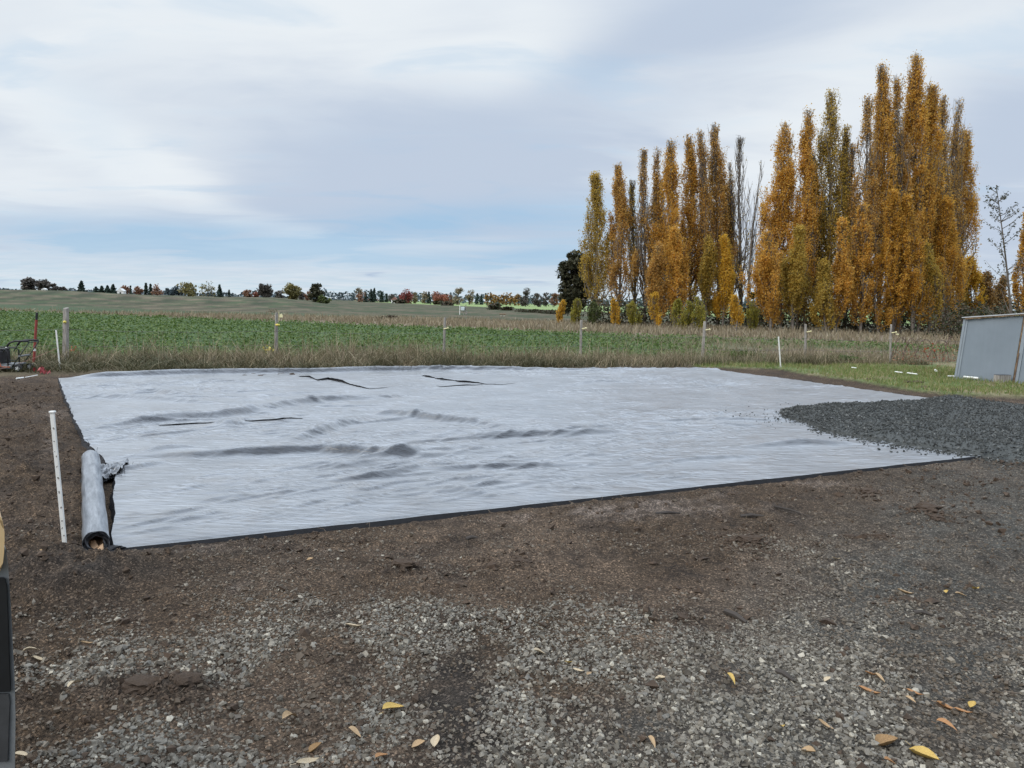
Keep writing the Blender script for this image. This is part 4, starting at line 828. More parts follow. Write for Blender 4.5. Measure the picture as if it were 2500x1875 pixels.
for i, (bx, by, ty, wd, mt, lab) in enumerate(SAP):
    poplar('poplar_sapling', lab, 'sapling', 'poplar saplings at the foot of the row', bx, by + (11 if bx < 1900 else 0), (bx + 1, ty if bx < 1900 else ty - 70), wd * (.85 if bx < 1900 else 1.0), mt, 1500 + wd * 14, 600 + i, ((0, 1), (.8, 1), (1, .7)), leaf=.095, nbr=26)

def broad(name, label, cat, group, px, base_py, top_py, Wpx, d, mat, nleaf, seed, leaf=.3, bark=None, low=.18, clumps=16, airy=.0, cone=False):
    r = np.random.RandomState(seed); b = at(px, base_py, d); b[2] = Zs(b[0], b[1]) - .1; tpt = at(px, top_py, d); b[2] -= .10 * (tpt[2] - b[2]) * (d > 100); H = tpt[2] - b[2]; Wm = Wpx / FPX * d * (1.12 if d > 100 else 1)
    root = tag(empty(name, b), label, cat, group); parts = []
    th = np.linspace(0, 1, 6); hh_ = H * (.97 if cone else .55); parts.append(tubes(np.stack([.02 * H * np.sin(th * 4 + seed), .02 * H * np.cos(th * 3 + seed), th * hh_], -1)[None], (H * .03 * (1 - th * .85))[None], 6))
    if cone:
        lev = r.uniform(low * .6, .98, nleaf); rad = (1 - lev) ** .85 * Wm / 2 * (.75 + .5 * fbm(lev * 14, lev * 0, seed, 2)); a = r.uniform(0, 6.28, nleaf)
        arm = np.floor(a / 6.28 * 9 + lev * 7); rr_ = rad * np.sqrt(r.uniform(.1, 1, nleaf)) * (.55 + .7 * hsh(arm, np.floor(lev * 13), seed))
        pos = np.stack([np.cos(a) * rr_, np.sin(a) * rr_, lev * H - .10 * rr_], 1); flat = .5
    else:
        cc = r.normal(0, 1, (clumps, 3)); cc /= np.linalg.norm(cc, axis=1)[:, None]; cc *= r.uniform(.35, 1, (clumps, 1)) ** .6
        cen = np.stack([cc[:, 0] * Wm * .36, cc[:, 1] * Wm * .36, H * (low + (1 - low) * .48) + cc[:, 2] * H * (1 - low) * .43], 1); cr = r.uniform(.14, .26, clumps) * min(Wm, H)
        k_ = 4; ft = np.linspace(0, 1, k_)[None, :, None]; s0 = np.stack([0 * cr, 0 * cr, np.minimum(cen[:, 2] * .75, H * .5)], 1)[:, None]; pth = s0 * (1 - ft) + cen[:, None] * ft; pth[..., 2] += .05 * H * np.sin(ft[..., 0] * 3)
        parts.append(tubes(pth, np.tile((H * np.array([.014, .010, .006, .003]))[None], (clumps, 1)), 4))
        nt_ = clumps * 5; ci = r.randint(0, clumps, nt_); dv = r.normal(0, 1, (nt_, 3)); dv[:, 2] = np.abs(dv[:, 2]); dv /= np.linalg.norm(dv, axis=1)[:, None]; e_ = cen[ci] + dv * cr[ci][:, None] * r.uniform(.8, 1.3, (nt_, 1))
        parts.append(tubes(np.stack([cen[ci], (cen[ci] + e_) / 2, e_], 1), np.tile((H * np.array([.005, .003, .0015]))[None], (nt_, 1)), 3))
        ci = r.randint(0, clumps, nleaf); dv = r.normal(0, 1, (nleaf, 3)); dv /= np.linalg.norm(dv, axis=1)[:, None]
        pos = cen[ci] + dv * cr[ci][:, None] * r.uniform(0, 1, (nleaf, 1)) ** .45 * np.array([1.1, 1.1, .85]); flat = .3; pos = pos[pos[:, 2] > .03 * H]
        if airy > 0: pos = pos[r.rand(len(pos)) > airy]
    V, F = merge(parts); link('trunk', npmesh('trunk', V, F), bark or M_dkbark, root)
    V, F = cards(pos, r.uniform(.6, 1.3, len(pos)) * leaf * 1.15, r, flat, .9, True); link('crown', npmesh('crown', V, F), mat, root)
    return root
LF_greyoak = leafmat('grey_oak_leaves', [(.07, .066, .06), (.10, .09, .078), (.14, .12, .10), (.08, .074, .07)], .15)
LF_conif = leafmat('conifer_needles', [(.035, .058, .046), (.05, .078, .06), (.065, .095, .072), (.042, .064, .056)], .1)
LF_far = leafmat('hazed_needles', [(.05, .075, .085), (.065, .09, .10), (.08, .10, .11)], .1)  # blue haze of distance is mixed into these leaf colours
LF_rust = leafmat('rust_leaves', [(.18, .10, .065), (.26, .135, .08), (.32, .18, .11), (.16, .105, .085)], .3)
LF_red = leafmat('red_maple_leaves', [(.18, .045, .042), (.24, .062, .055), (.30, .085, .065), (.15, .045, .048)], .3)
LF_redbr = leafmat('red_brown_leaves', [(.24, .085, .06), (.30, .115, .075), (.35, .15, .09), (.20, .08, .065)], .3)
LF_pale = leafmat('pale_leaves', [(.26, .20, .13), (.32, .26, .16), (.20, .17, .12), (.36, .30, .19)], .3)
LF_olv = leafmat('olive_willow_leaves', [(.15, .135, .05), (.21, .185, .07), (.27, .23, .09), (.18, .16, .075)], .3)
LF_gold = leafmat('far_gold_leaves', [(.34, .20, .07), (.42, .26, .09), (.28, .17, .07)], .3)
broad('oak_tree', 'big dark oak at the left end of the poplar row', 'oak', None, 1402, 782, 600, 90, 69, LF_dark, 8500, 700, .30, low=.10, clumps=34)
broad('shrub', 'dark green shrub in the gap right of the leaning bare poplar', 'shrub', 'green shrubs among the poplars', 1846, 799, 640, 46, 58, LF_green, 2400, 701, .17, low=.02, clumps=12)
broad('shrub', 'dark green shrub in the shade below the two highest poplars', 'shrub', 'green shrubs among the poplars', 2176, 812, 684, 56, 55, LF_green, 2600, 702, .17, low=.02, clumps=12)
FARTREES = [ # kind,label,cat,px,top,w,d,mat,n,leaf
 ('b', 'spreading grey oak, largest tree at the left end of the horizon', 'oak', 76, 674, 48, 190, LF_greyoak, 1500, .55), ('b', 'grey oak touching the largest one at its right', 'oak', 104, 678, 34, 190, LF_greyoak, 1000, .55), ('b', 'low dark tree right of the white horizon building', 'tree', 130, 693, 30, 195, LF_greyoak, 600, .5), ('b', 'lowest small dark tree right of the horizon oaks', 'tree', 153, 700, 22, 200, LF_greyoak, 350, .5),
 ('c', 'single dark green cone shaped conifer on the left hill', 'conifer', 201, 686, 20, 200, LF_conif, 900, .5),
 ('c', 'conifer at the left end of the low dark row', 'conifer', 236, 700, 16, 260, LF_conif, 350, .6), ('c', 'second conifer of the low dark row', 'conifer', 250, 698, 18, 260, LF_conif, 400, .6), ('c', 'third conifer of the low dark row', 'conifer', 264, 698, 18, 260, LF_conif, 400, .6), ('c', 'tallest conifer at the right end of the low dark row', 'conifer', 278, 694, 20, 260, LF_conif, 450, .6),
 ('b', 'rusty tree just right of the white gable', 'tree', 306, 697, 22, 230, LF_rust, 450, .5), ('c', 'slim conifer between two rusty trees', 'conifer', 320, 697, 8, 260, LF_conif, 160, .5), ('b', 'wide rusty tree right of the white gable', 'tree', 337, 700, 28, 230, LF_rust, 500, .5),
 ('c', 'left of the two close conifers beyond the rusty trees', 'conifer', 358, 691, 14, 250, LF_conif, 320, .6), ('c', 'right of the two close conifers beyond the rusty trees', 'conifer', 369, 693, 12, 250, LF_conif, 280, .6), ('b', 'brown tree with a bare pale top on the left hill', 'tree', 386, 693, 28, 230, LF_rust, 520, .5),
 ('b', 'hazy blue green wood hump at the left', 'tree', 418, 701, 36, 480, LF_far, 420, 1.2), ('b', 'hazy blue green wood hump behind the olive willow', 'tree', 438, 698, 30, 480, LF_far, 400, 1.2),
 ('b', 'big olive willow with bare tops on the left hill', 'willow', 461, 686, 42, 175, LF_olv, 1300, .45), ('b', 'bare grey green tree right of the olive willow', 'tree', 508, 686, 36, 185, LF_olv, 420, .4), ('c', 'open branched spruce standing alone', 'spruce', 537, 695, 18, 190, LF_conif, 320, .5), ('c', 'tiny conifer right of the open spruce', 'conifer', 560, 708, 8, 230, LF_conif, 120, .5),
 ('b', 'low rusty tree left of the round dark oak', 'tree', 608, 706, 24, 230, LF_rust, 380, .5), ('b', 'reddish low tree touching the round dark oak', 'tree', 624, 710, 18, 230, LF_redbr, 250, .5), ('b', 'round dark oak in the middle of the left horizon', 'oak', 648, 692, 40, 175, LF_greyoak, 1300, .45), ('b', 'small dark tree right of the round dark oak', 'tree', 683, 707, 26, 260, LF_greyoak, 350, .6), ('b', 'round olive yellow tree on the hill', 'tree', 714, 692, 40, 160, LF_olv, 1500, .4), ('b', 'small dark tree between the olive tree and the ivy tree', 'tree', 738, 712, 16, 200, LF_greyoak, 200, .5), ('b', 'small orange tree at the left of the ivy tree', 'tree', 752, 708, 18, 190, LF_rust, 250, .45), ('b', 'dark ivy covered tree at the right end of the hill', 'tree', 774, 685, 36, 155, LF_dark, 1500, .4), ('b', 'low round bush at the foot of the ivy tree', 'bush', 790, 720, 36, 150, LF_green, 500, .35),
 ('b', 'pale thin tree rising above the far conifers', 'tree', 877, 697, 20, 420, LF_pale, 350, .9), ('b', 'brownish tree under the pale thin one', 'tree', 882, 712, 26, 400, LF_rust, 300, .9), ('c', 'dark conifer left of the far conifer pair', 'conifer', 893, 713, 14, 430, LF_conif, 220, 1.0), ('c', 'left of the far conifer pair', 'conifer', 906, 706, 16, 430, LF_conif, 260, 1.0), ('c', 'tallest of the far conifers', 'conifer', 914, 703, 14, 430, LF_conif, 260, 1.0), ('c', 'conifer right of the far pair', 'conifer', 931, 712, 14, 450, LF_conif, 220, 1.0), ('c', 'last conifer before the far grey tree', 'conifer', 944, 717, 12, 450, LF_conif, 180, 1.0), ('b', 'grey tree just left of the far red roofed house', 'tree', 958, 714, 18, 440, LF_greyoak, 260, .9),
 ('b', 'deep red round maple, left of the two red ones', 'maple', 991, 705, 38, 360, LF_red, 900, .7), ('b', 'pale tree touching the left red maple', 'tree', 1011, 708, 20, 380, LF_pale, 320, .8), ('b', 'pale yellowish tree left of a dark conifer', 'tree', 1037, 708, 18, 390, LF_pale, 280, .8), ('c', 'dark conifer just left of the right red maple', 'conifer', 1047, 712, 14, 390, LF_conif, 260, .9), ('b', 'orange red maple, right of the two red ones', 'maple', 1073, 706, 46, 350, LF_redbr, 1000, .7), ('b', 'small brown tree right of the right red maple', 'tree', 1098, 718, 20, 390, LF_rust, 240, .8), ('b', 'tall pale yellow tree, left of a pair', 'tree', 1118, 697, 28, 340, LF_pale, 600, .6), ('b', 'slim pale yellow green tree, right of a pair', 'tree', 1146, 700, 22, 350, LF_pale, 450, .6), ('c', 'dark conifer right of the pale yellow pair', 'conifer', 1165, 716, 12, 400, LF_conif, 200, .9), ('c', 'short dark conifer before the gold row', 'conifer', 1175, 721, 10, 400, LF_conif, 150, .9),
 ('b', 'dark oak right of the gold row', 'oak', 1283, 704, 30, 300, LF_greyoak, 700, .6), ('b', 'dark oak, second right of the gold row', 'oak', 1313, 705, 28, 300, LF_greyoak, 650, .6), ('b', 'small dark oak, third right of the gold row', 'oak', 1333, 708, 18, 310, LF_greyoak, 350, .6), ('b', 'brownish tree beside the big dark oak on the horizon', 'tree', 1353, 709, 24, 300, LF_rust, 420, .6)]
for i in range(9): FARTREES.append(('b', ['first', 'second', 'third', 'fourth', 'fifth', 'sixth', 'seventh', 'eighth', 'ninth'][i] + ' gold tree of the far row, counted from the left', 'tree', 1189 + i * 9.6, 709 + (i * 7) % 5, 12, 380, LF_gold, 170, .8))
for i, (kd, lab, cat, px, top, wd, d, mt, n, lf) in enumerate(FARTREES):
    nm = {'oak': 'oak_tree', 'conifer': 'conifer', 'maple': 'maple_tree', 'willow': 'willow_tree', 'spruce': 'spruce_tree', 'bush': 'bush', 'tree': 'tree'}[cat]
    broad(nm, lab, cat, 'trees along the horizon', px, 740, top, wd, d, mt, n, 800 + i, lf, low=.02 if kd == 'b' else .02, clumps=18, airy=.45 if 'bare' in lab or 'pale thin' in lab else 0, cone=(kd == 'c'))
# far wood that reads as one mass, low along the whole skyline
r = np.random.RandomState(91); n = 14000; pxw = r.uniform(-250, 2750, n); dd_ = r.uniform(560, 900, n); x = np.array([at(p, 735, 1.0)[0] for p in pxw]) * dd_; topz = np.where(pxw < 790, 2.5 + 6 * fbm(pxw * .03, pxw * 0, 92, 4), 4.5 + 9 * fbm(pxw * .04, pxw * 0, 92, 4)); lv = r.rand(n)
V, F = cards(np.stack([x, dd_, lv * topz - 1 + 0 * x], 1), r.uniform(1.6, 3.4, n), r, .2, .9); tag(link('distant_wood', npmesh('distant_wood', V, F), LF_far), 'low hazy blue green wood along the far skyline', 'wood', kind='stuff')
# right end: sparse tall tree, yellow poplars behind the shed
LF_sparse = leafmat('sparse_dark_leaves', [(.045, .05, .03), (.07, .07, .04), (.10, .085, .05)], .3)
def sparse():
    r = np.random.RandomState(55); d = 33.0; b = at(2478, 800, d); b[2] = Zs(b[0], b[1]); top = at(2432, 452, d) - b
    root = tag(empty('slender_tree', b), 'slender tall tree with few dark leaves behind the shed', 'tree'); th = np.linspace(0, 1, 8); H = top[2]
    ax = np.stack([top[0] * th ** 1.2, 0 * th, H * th], -1); parts = [tubes(ax[None], (.055 * (1 - th) + .012)[None], 6)]; nb = 46; h0 = r.uniform(.12, .97, nb); a = r.uniform(0, 6.28, nb); Lb = (1.05 - h0) * 1.7 + .25
    st0 = np.stack([top[0] * h0 ** 1.2, 0 * h0, H * h0], 1); dv = np.stack([np.cos(a), np.sin(a), .75 + 0 * a], 1) * Lb[:, None]; ft = np.linspace(0, 1, 5)[None, :, None]; pth = st0[:, None] + dv[:, None] * ft * np.array([1, 1, .55]) + np.array([0, 0, .3]) * ft ** 2 * Lb[:, None, None]
    parts.append(tubes(pth, np.tile(np.array([[.018, .014, .011, .008, .005]]), (nb, 1)), 4)); V, F = merge(parts); link('trunk', npmesh('trunk', V, F), M_twig, root)
    n = 950; bi = r.randint(0, nb, n); q = r.uniform(.25, 1.02, n) ** .7 * 4; fi = np.minimum(q.astype(int), 3); fr = (q - fi)[:, None]; pos = pth[bi, fi] * (1 - fr) + pth[bi, fi + 1] * fr + r.normal(0, .06, (n, 3))
    V, F = cards(pos, r.uniform(.07, .15, n), r, .1, .5); link('crown', npmesh('crown', V, F), LF_sparse, root)
sparse()
for i, (px, by, ty, wd, mt, nl, lab) in enumerate([(2372, 800, 636, 56, LF_yellow, 4200, 'golden poplar left of the slender tree behind the shed'), (2412, 800, 672, 46, LF_gold, 2600, 'lower golden poplar behind the shed roof'), (2452, 800, 682, 40, LF_gold, 2200, 'faint golden poplar behind the slender trunk'), (2506, 805, 520, 40, LF_orange, 3200, 'orange poplar cut by the right picture edge'), (2345, 800, 700, 36, LF_olive, 1500, 'small olive poplar right of the big group')]):
    poplar('poplar_tree', lab, 'poplar', 'poplars behind the shed', px, by, (px - 2, ty), wd, mt, nl, 660 + i, ((0, .9), (.7, 1), (1, .6)), leaf=.17, depth=62)

# ------------------------------------------------------------------ brambles, bushes, tufts
LF_bram = leafmat('bramble_leaves', [(.025, .035, .015), (.04, .05, .022), (.06, .055, .03), (.09, .065, .04), (.05, .04, .03)], .2)
def mass(name, label, cat, group, pts, h, n, mat, seed, leaf, kind=None, thick=1.2):
    r = np.random.RandomState(seed); P = resample(pts, 40); i = r.randint(0, 39, n); f_ = r.rand(n)[:, None]; q = P[i] * (1 - f_) + P[i + 1] * f_ + r.normal(0, thick * .5, (n, 2)); hl = h * (.35 + 1.1 * fbm(q[:, 0] * .8, q[:, 1] * .8, seed, 3))
    V, F = cards(np.stack([q[:, 0], q[:, 1], Z(q[:, 0], q[:, 1]) + r.rand(n) ** .8 * hl], 1), r.uniform(.6, 1.3, n) * leaf, r, .4, .9); return tag(link(name, npmesh(name, V, F), mat), label, cat, group, kind)
mass('bramble_thicket', 'dark bramble undergrowth along the foot of the poplars', 'undergrowth', None, [gnd(1440, 795)[:2], gnd(1700, 797)[:2], gnd(1830, 801)[:2], gnd(1900, 806)[:2], gnd(2060, 811)[:2], gnd(2330, 810)[:2]], 2.1, 13000, LF_bram, 1, .2, 'stuff', 1.6)
mass('bramble_hedge', 'dark bramble hedge between the last poplar and the shed', 'hedge', None, [at(2325, 800, 46)[:2], at(2420, 800, 42)[:2], at(2540, 800, 38)[:2]], 1.9, 6500, LF_bram, 2, .15, None, 2.2)
mass('bramble_bank', 'low dark bramble bank left of the big oak', 'bramble', None, [gnd(1270, 762)[:2], gnd(1320, 764)[:2], gnd(1372, 768)[:2]], 0.5, 2600, LF_bram, 3, .26, None, 1.4)
for i, (px, by, wd, hh_, lab) in enumerate([(975, 741, 14, 1.8, 'round dark bush on the edge of the pale green field, leftmost'), (1072, 744, 16, 1.3, 'dark bush before the orange red maple'), (1092, 746, 14, 1.2, 'dark bush right beside the one before the maple'), (1208, 756, 18, 1.2, 'dark rounded bush right of the meter box'), (1238, 758, 16, .8, 'low bush between the meter box and the oak'), (900, 735, 40, 1.8, 'long low brown bush on the crest'), (938, 782, 44, .38, 'low dark brown bush in the pale grass strip')]):
    g = gnd(px, by); mass('bush', lab, 'bush', 'bushes on the far slope', [g[:2] - (wd / 2 / FPX * g[1], 0), g[:2] + (wd / 2 / FPX * g[1], 0)], hh_, 420, LF_bram if i != 5 else LF_rust, 20 + i, .004 * g[1] ** .95, None, .006 * g[1])
LF_tuft = leafmat('tuft_leaves', [(.06, .12, .03), (.10, .17, .05), (.05, .09, .025)], .3)
for (px, by, hh_, mt, lab) in [(1815, 886, .40, LF_green, 'dark green weed clump right of the fifth fence post'), (2072, 888, .26, LF_tuft, 'bright green grass tuft on the lawn before the last posts')]:
    g = gnd(px, by); mass('weed_clump', lab, 'weeds', None, [g[:2] - (.35, 0), g[:2] + (.35, .1)], hh_, 900, mt, int(px), .055, None, .35)
for (px, by, lab) in [(1405, 778, 'x')][:0]: pass
# arching bramble canes near the shed
r = np.random.RandomState(8); root = tag(empty('bramble', gnd(2230, 888)), 'bare arching bramble canes with a few red leaves beside the shed', 'bramble'); o0 = np.array(root.location)
mb = MB()
for a_, b_, h_ in [(2172, 2228, 824), (2200, 2250, 826), (2228, 2290, 828), (2240, 2205, 836), (2262, 2335, 830), (2290, 2240, 842), (2210, 2180, 842), (2300, 2345, 822), (2270, 2222, 850), (2318, 2290, 840)]:
    p0 = gnd(a_, 888 + r.uniform(-3, 3)); p2 = gnd(b_, 884); p1 = at((a_ + b_) / 2, h_, (p0[1] + p2[1]) / 2); pts = [p0 * (1 - t) ** 2 + 2 * (p1 * 2 - (p0 + p2) / 2 - (p1 - 0 * p1) * 0 - 0) * 0 + 0 for t in ()]
    c_ = 2 * p1 - (p0 + p2) / 2
    pts = [p0 * (1 - t) ** 2 + 2 * c_ * t * (1 - t) + p2 * t * t - o0 for t in np.linspace(0, .92, 9)]
    mb.tube(pts, [.013 - .0007 * i for i in range(9)], 4, False)
mb.build('cane', simple('cane_mat', (.10, .055, .045), .8, .3, 8, 0), root)
n = 26; q = np.array([at(2280 + r.normal(0, 13), 856 + r.normal(0, 9), 20.5 + r.normal(0, .2)) for _ in range(n)]) - o0; V, F = cards(q, r.uniform(.05, .09, n), r, .1, .9); link('red_leaves', npmesh('red_leaves', V, F), leafmat('red_bramble', [(.26, .06, .035), (.34, .10, .05)], .3), root)
n = 420; q = np.array([at(r.uniform(2180, 2345), 868 + r.normal(0, 13), 20.7 + r.normal(0, .4)) for _ in range(n)]) - o0; V, F = cards(q, r.uniform(.03, .06, n), r, .1, .9); link('foliage', npmesh('foliage', V, F), LF_rust, root)

# ------------------------------------------------------------------ fence posts and wire
post_tops = [(162, 752), (675, 764), (1086, 775), (1419, 782), (1721, 785), (1967, 791), (2176, 793)]
pw = [.10, .082, .075, .075, .085, .08, .07]
plabel = ['thick square dark post at the left beside the red and white pole', 'post with straw on its flat top, second from the left', 'split weathered post in the middle with a dark base', 'slim grey post with grass round its foot, fourth from the left', 'smooth round grey post before the half height poplars', 'grey post right of the white stake in the lawn', 'last grey post on the right with bramble canes beside it']
ins = [(159, 786), (678, 793), (1088, 802), (1425, 802), (1727, 805), (1974, 810), (2182, 812)]
ptops = []
for i, (b, tpx) in enumerate(zip(fence, post_tops)):
    b3 = np.array([b[0], b[1], Zs(b[0], b[1])]); tp = at(*tpx, b[1]); rel = tp - b3; root = tag(empty('fence_post', b3), plabel[i], 'fence post', 'fence posts along the field')
    r = np.random.RandomState(i); m_, n_ = 12, 9; w_ = pw[i] / 2; V = []
    for j in range(m_):
        f_ = j / (m_ - 1); zz = -.25 + (rel[2] + .25) * f_; c_ = rel * (zz / rel[2]); a = np.arange(n_) / n_ * 6.283 + .4
        if i == 0: rad = w_ * 1.12 / np.maximum(np.abs(np.cos(a)), np.abs(np.sin(a))) ** .8
        else: rad = w_ * (1 + .10 * np.sin(a * 3 + i) + .06 * np.sin(a * 5 + j))
        rad = rad * (1 + .05 * math.sin(j * 1.7 + i)) * (1.08 - .12 * f_)
        if j == m_ - 1: rad = rad * .93
        V.append(np.stack([c_[0] + np.cos(a) * rad, c_[1] + np.sin(a) * rad, zz + 0 * a + (.012 * np.sin(a + i) if j == m_ - 1 else 0)], 1))
    V = np.concatenate(V); F = gridfaces(n_, m_, True); bm = bmesh.new(); vs = [bm.verts.new(q) for q in V]
    for f_ in F: bm.faces.new([vs[q] for q in f_])
    bm.faces.new(vs[-n_:]); bm.faces.new(vs[:n_][::-1]); me = bpy.data.meshes.new('post'); bm.to_mesh(me); bm.free(); link('post', me, M_wood, root)
    ip = at(*ins[i], b[1] - .07) - b3; mb = MB()
    if i in (0,): mb.tube([ip, ip + (0, -.03, 0)], .032, 10); mb.tube([ip + (0, -.03, 0), ip + (0, -.045, 0)], .018, 8)
    elif i == 1: mb.tube([ip + (-.05, 0, 0), ip + (.05, -.01, .0)], .022, 8); mb.tube([ip + (0, -.01, 0), ip + (0, -.03, 0)], .03, 8)
    else: mb.tube([ip + (-.05, .03, -.012), ip + (.06, 0, .012)], .015, 8); mb.tube([ip + (.055, 0, .011), ip + (.085, 0, .017)], .024, 10)
    mb.build('insulator', M_yellow if i < 2 else M_paleyel, root, True)
    if i == 1:
        mb = MB(); c_ = rel + np.array([-.10, 0, .005])
        for q in range(70): p = c_ + np.array([r.uniform(-.12, .12), r.uniform(-.06, .06), r.uniform(0, .09)]); mb.tube([p, p + np.array([r.normal(0, .05), r.normal(0, .03), r.normal(0, .02)])], .0035, 3, False)
        mb.build('straw_wisp', M_tan, root)
        mb = MB(); c_ = at(683, 770, b[1]) - b3; mb.tube([c_ + (-.02, 0, -.14), c_ + (-.02, 0, .10)], .007, 5); mb.poly([c_ + (-.01, 0, -.05), c_ + (.07, 0, -.05), c_ + (.075, 0, .0), c_ + (.04, 0, .05), c_ + (.0, 0, .02)]); o = mb.build('tag', M_paleyel, root)
        md = o.modifiers.new('thick', 'SOLIDIFY'); md.thickness = .012
    if i == 6: mb = MB(); c_ = at(2192, 816, b[1] - .05) - b3; mb.tube([c_ + (-.05, 0, 0), c_ + (.03, 0, -.01)], .02, 8); mb.build('insulator', M_paleyel, root, True)
    ptops.append((b3, rel))
for frac, lab in ((.62, 'upper thin fence wire strung between the field posts'), (.33, 'lower thin fence wire running through the long grass')):
    mb = MB(); pts = []
    e = [ptops[0][0] - np.array([fdir[0], fdir[1], 0]) * 4 + ptops[0][1] * frac] + [a + b * frac + np.array([0, -.05, 0]) for a, b in ptops] + [ptops[6][0] + np.array([fdir[0], fdir[1], 0]) * 8 + ptops[6][1] * frac]
    for i in range(len(e) - 1):
        for t in np.linspace(0, 1, 7)[:-1]: pts.append(e[i] * (1 - t) + e[i + 1] * t - np.array([0, 0, .05 * 4 * t * (1 - t)]))
    mb.tube(pts + [e[-1]], .0038, 4); tag(mb.build('fence_wire', M_wire), lab, 'wire', 'fence wires')

# ------------------------------------------------------------------ stakes and poles
def stake(b, t, w_, lab, cap=False, name='marker_stake'):
    p0 = gnd(*b); p0[2] = Zs(p0[0], p0[1]); p1 = at(*t, p0[1]); rel = p1 - p0; root = tag(empty(name, p0), lab, 'stake', 'white marker stakes'); mb = MB(); L_ = np.linalg.norm(rel)
    q = Euler((0, math.atan2(rel[0], rel[2]), 0)); mb.box(Vector(rel) * .5 - Vector((0, 0, .04)), (w_, w_ * .5, L_ + .08), q, w_ * .08); mb.build('shaft', M_white, root)
    if cap: mb = MB(); mb.box(Vector(rel) + Vector((0, 0, .004)), (w_ * 1.35, w_ * .95, .012), q, .003); mb.build('flange', M_wplain, root)
    return root, rel
st0, rel0 = stake((160, 1350), (128, 1007), .026, 'speckled white marker stake standing in soil beside the fabric roll', True)
M_mark = simple('mark_mat', (.17, .155, .14), .8, .5, 40, 0)
for f_, s__, w__, o_ in ((.09, .008, .010, .004), (.145, .014, .006, -.005), (.20, .007, .012, 0), (.30, .012, .009, .003), (.415, .016, .008, -.002), (.52, .013, .011, .002), (.605, .003, .016, 0), (.68, .010, .007, .004), (.715, .005, .005, -.006), (.79, .006, .009, -.003), (.885, .013, .010, .003)):
    c_ = Vector(rel0) * f_; MB().box(c_ + Vector((o_ * .8, -.0073, 0)), (w__ * .8, .002, s__), Euler((0, random.uniform(-.7, .7), 0))).build('dark_mark', M_mark, st0)
stake((147, 906), (137, 806), .030, 'white marker stake with string tied to it at the far left corner')
stake((1906, 902), (1901, 822), .035, 'white marker stake standing in the lawn right of the fabric')
p0 = gnd(82, 904); p0[2] = Zs(p0[0], p0[1]); p1 = at(90, 763, p0[1]); rel = p1 - p0; root = tag(empty('striped_pole', p0), 'red and white pole with a black grip beside the machine', 'pole')
fr_ = [0, .11, .27, .315, .355, .86, 1.0]; fr_ = [(0, .012, M_dkmetal, 'tip'), (.012, .10, M_wplain, 'white_band'), (.10, .31, M_red, 'red_band'), (.31, .355, M_wplain, 'white_band'), (.355, .87, M_red, 'red_band'), (.87, 1.0, M_black, 'grip')]
for a, b, m_, nm in fr_: MB().tube([rel * a + (0, 0, -.05 if a == 0 else 0), rel * b], .026 if nm != 'grip' else .024, 10).build(nm, m_, root, False)
sa = gnd(147, 906); s1 = at(141, 849, sa[1] - .03); s0 = at(-60, 915, sa[1] - 1.2)
pts = [s1 * (1 - t) + s0 * t - np.array([0, 0, .06 * 4 * t * (1 - t)]) for t in np.linspace(0, 1, 12)]; mb = MB(); mb.tube(pts, .0055, 4); tag(mb.build('string_line', M_string), 'pinkish mason string running left from the far corner stake', 'string')
def ribbon(px, py, n, spread, mat, lab, name='ribbon', zr=.07):
    r = np.random.RandomState(int(px)); g = gnd(px, py); mb = MB(); z0 = Zs(g[0], g[1])
    for _ in range(n):
        p = np.array([r.normal(0, spread), r.normal(0, spread * .4), abs(r.normal(0, zr))]); d = np.array([r.normal(0, 1), r.normal(0, .5), r.normal(0, .5)]) * spread * .6; wv = np.array([0, r.normal(0, .02), .025])
        a = [p + d * t + np.array([0, 0, .03 * math.sin(t * 4)]) for t in (0, .33, .66, 1)]; vs = [(mb.bm.verts.new(tuple(q - wv)), mb.bm.verts.new(tuple(q + wv))) for q in a]
        for i in range(3): mb.bm.faces.new((vs[i][0], vs[i + 1][0], vs[i + 1][1], vs[i][1]))
    tag(mb.build(name, mat, None, False, (g[0], g[1], z0 + .02)), lab, 'ribbon')
ribbon(106, 917, 18, .07, M_pink, 'crumpled pink marking ribbon lying on the grass by the corner stake')
ribbon(183, 880, 10, .07, M_orange, 'orange plastic ribbon caught in the weeds right of the thick post', zr=.22)
n = 40; r = np.random.RandomState(4); g = gnd(655, 882); q = np.array([at(655 + r.normal(0, 5), 853 + r.normal(0, 4), g[1] - .2 + r.normal(0, .05)) for _ in range(n)]); V, F = cards(q, r.uniform(.03, .06, n), r, .1, .9); tag(link('yellow_flower', npmesh('yellow_flower', V, F), M_yellow), 'bright yellow flower cluster left of the second post', 'flower')
mb = MB()
for (a, b) in [((40, 926), (58, 924)), ((62, 924), (92, 921))]:
    p, q = gnd(*a), gnd(*b); p[2] = Zs(p[0], p[1]) + .02; q[2] = Zs(q[0], q[1]) + .02
    o = MB().tube([p, q], .016 if a[0] == 40 else .008, 6).build('scrap_strip', M_wplain); tag(o, 'short white plastic scrap on bare soil at the far left' if a[0] == 40 else 'longer pale strip on the soil under the pink ribbon', 'scrap', 'white scraps at the far left')
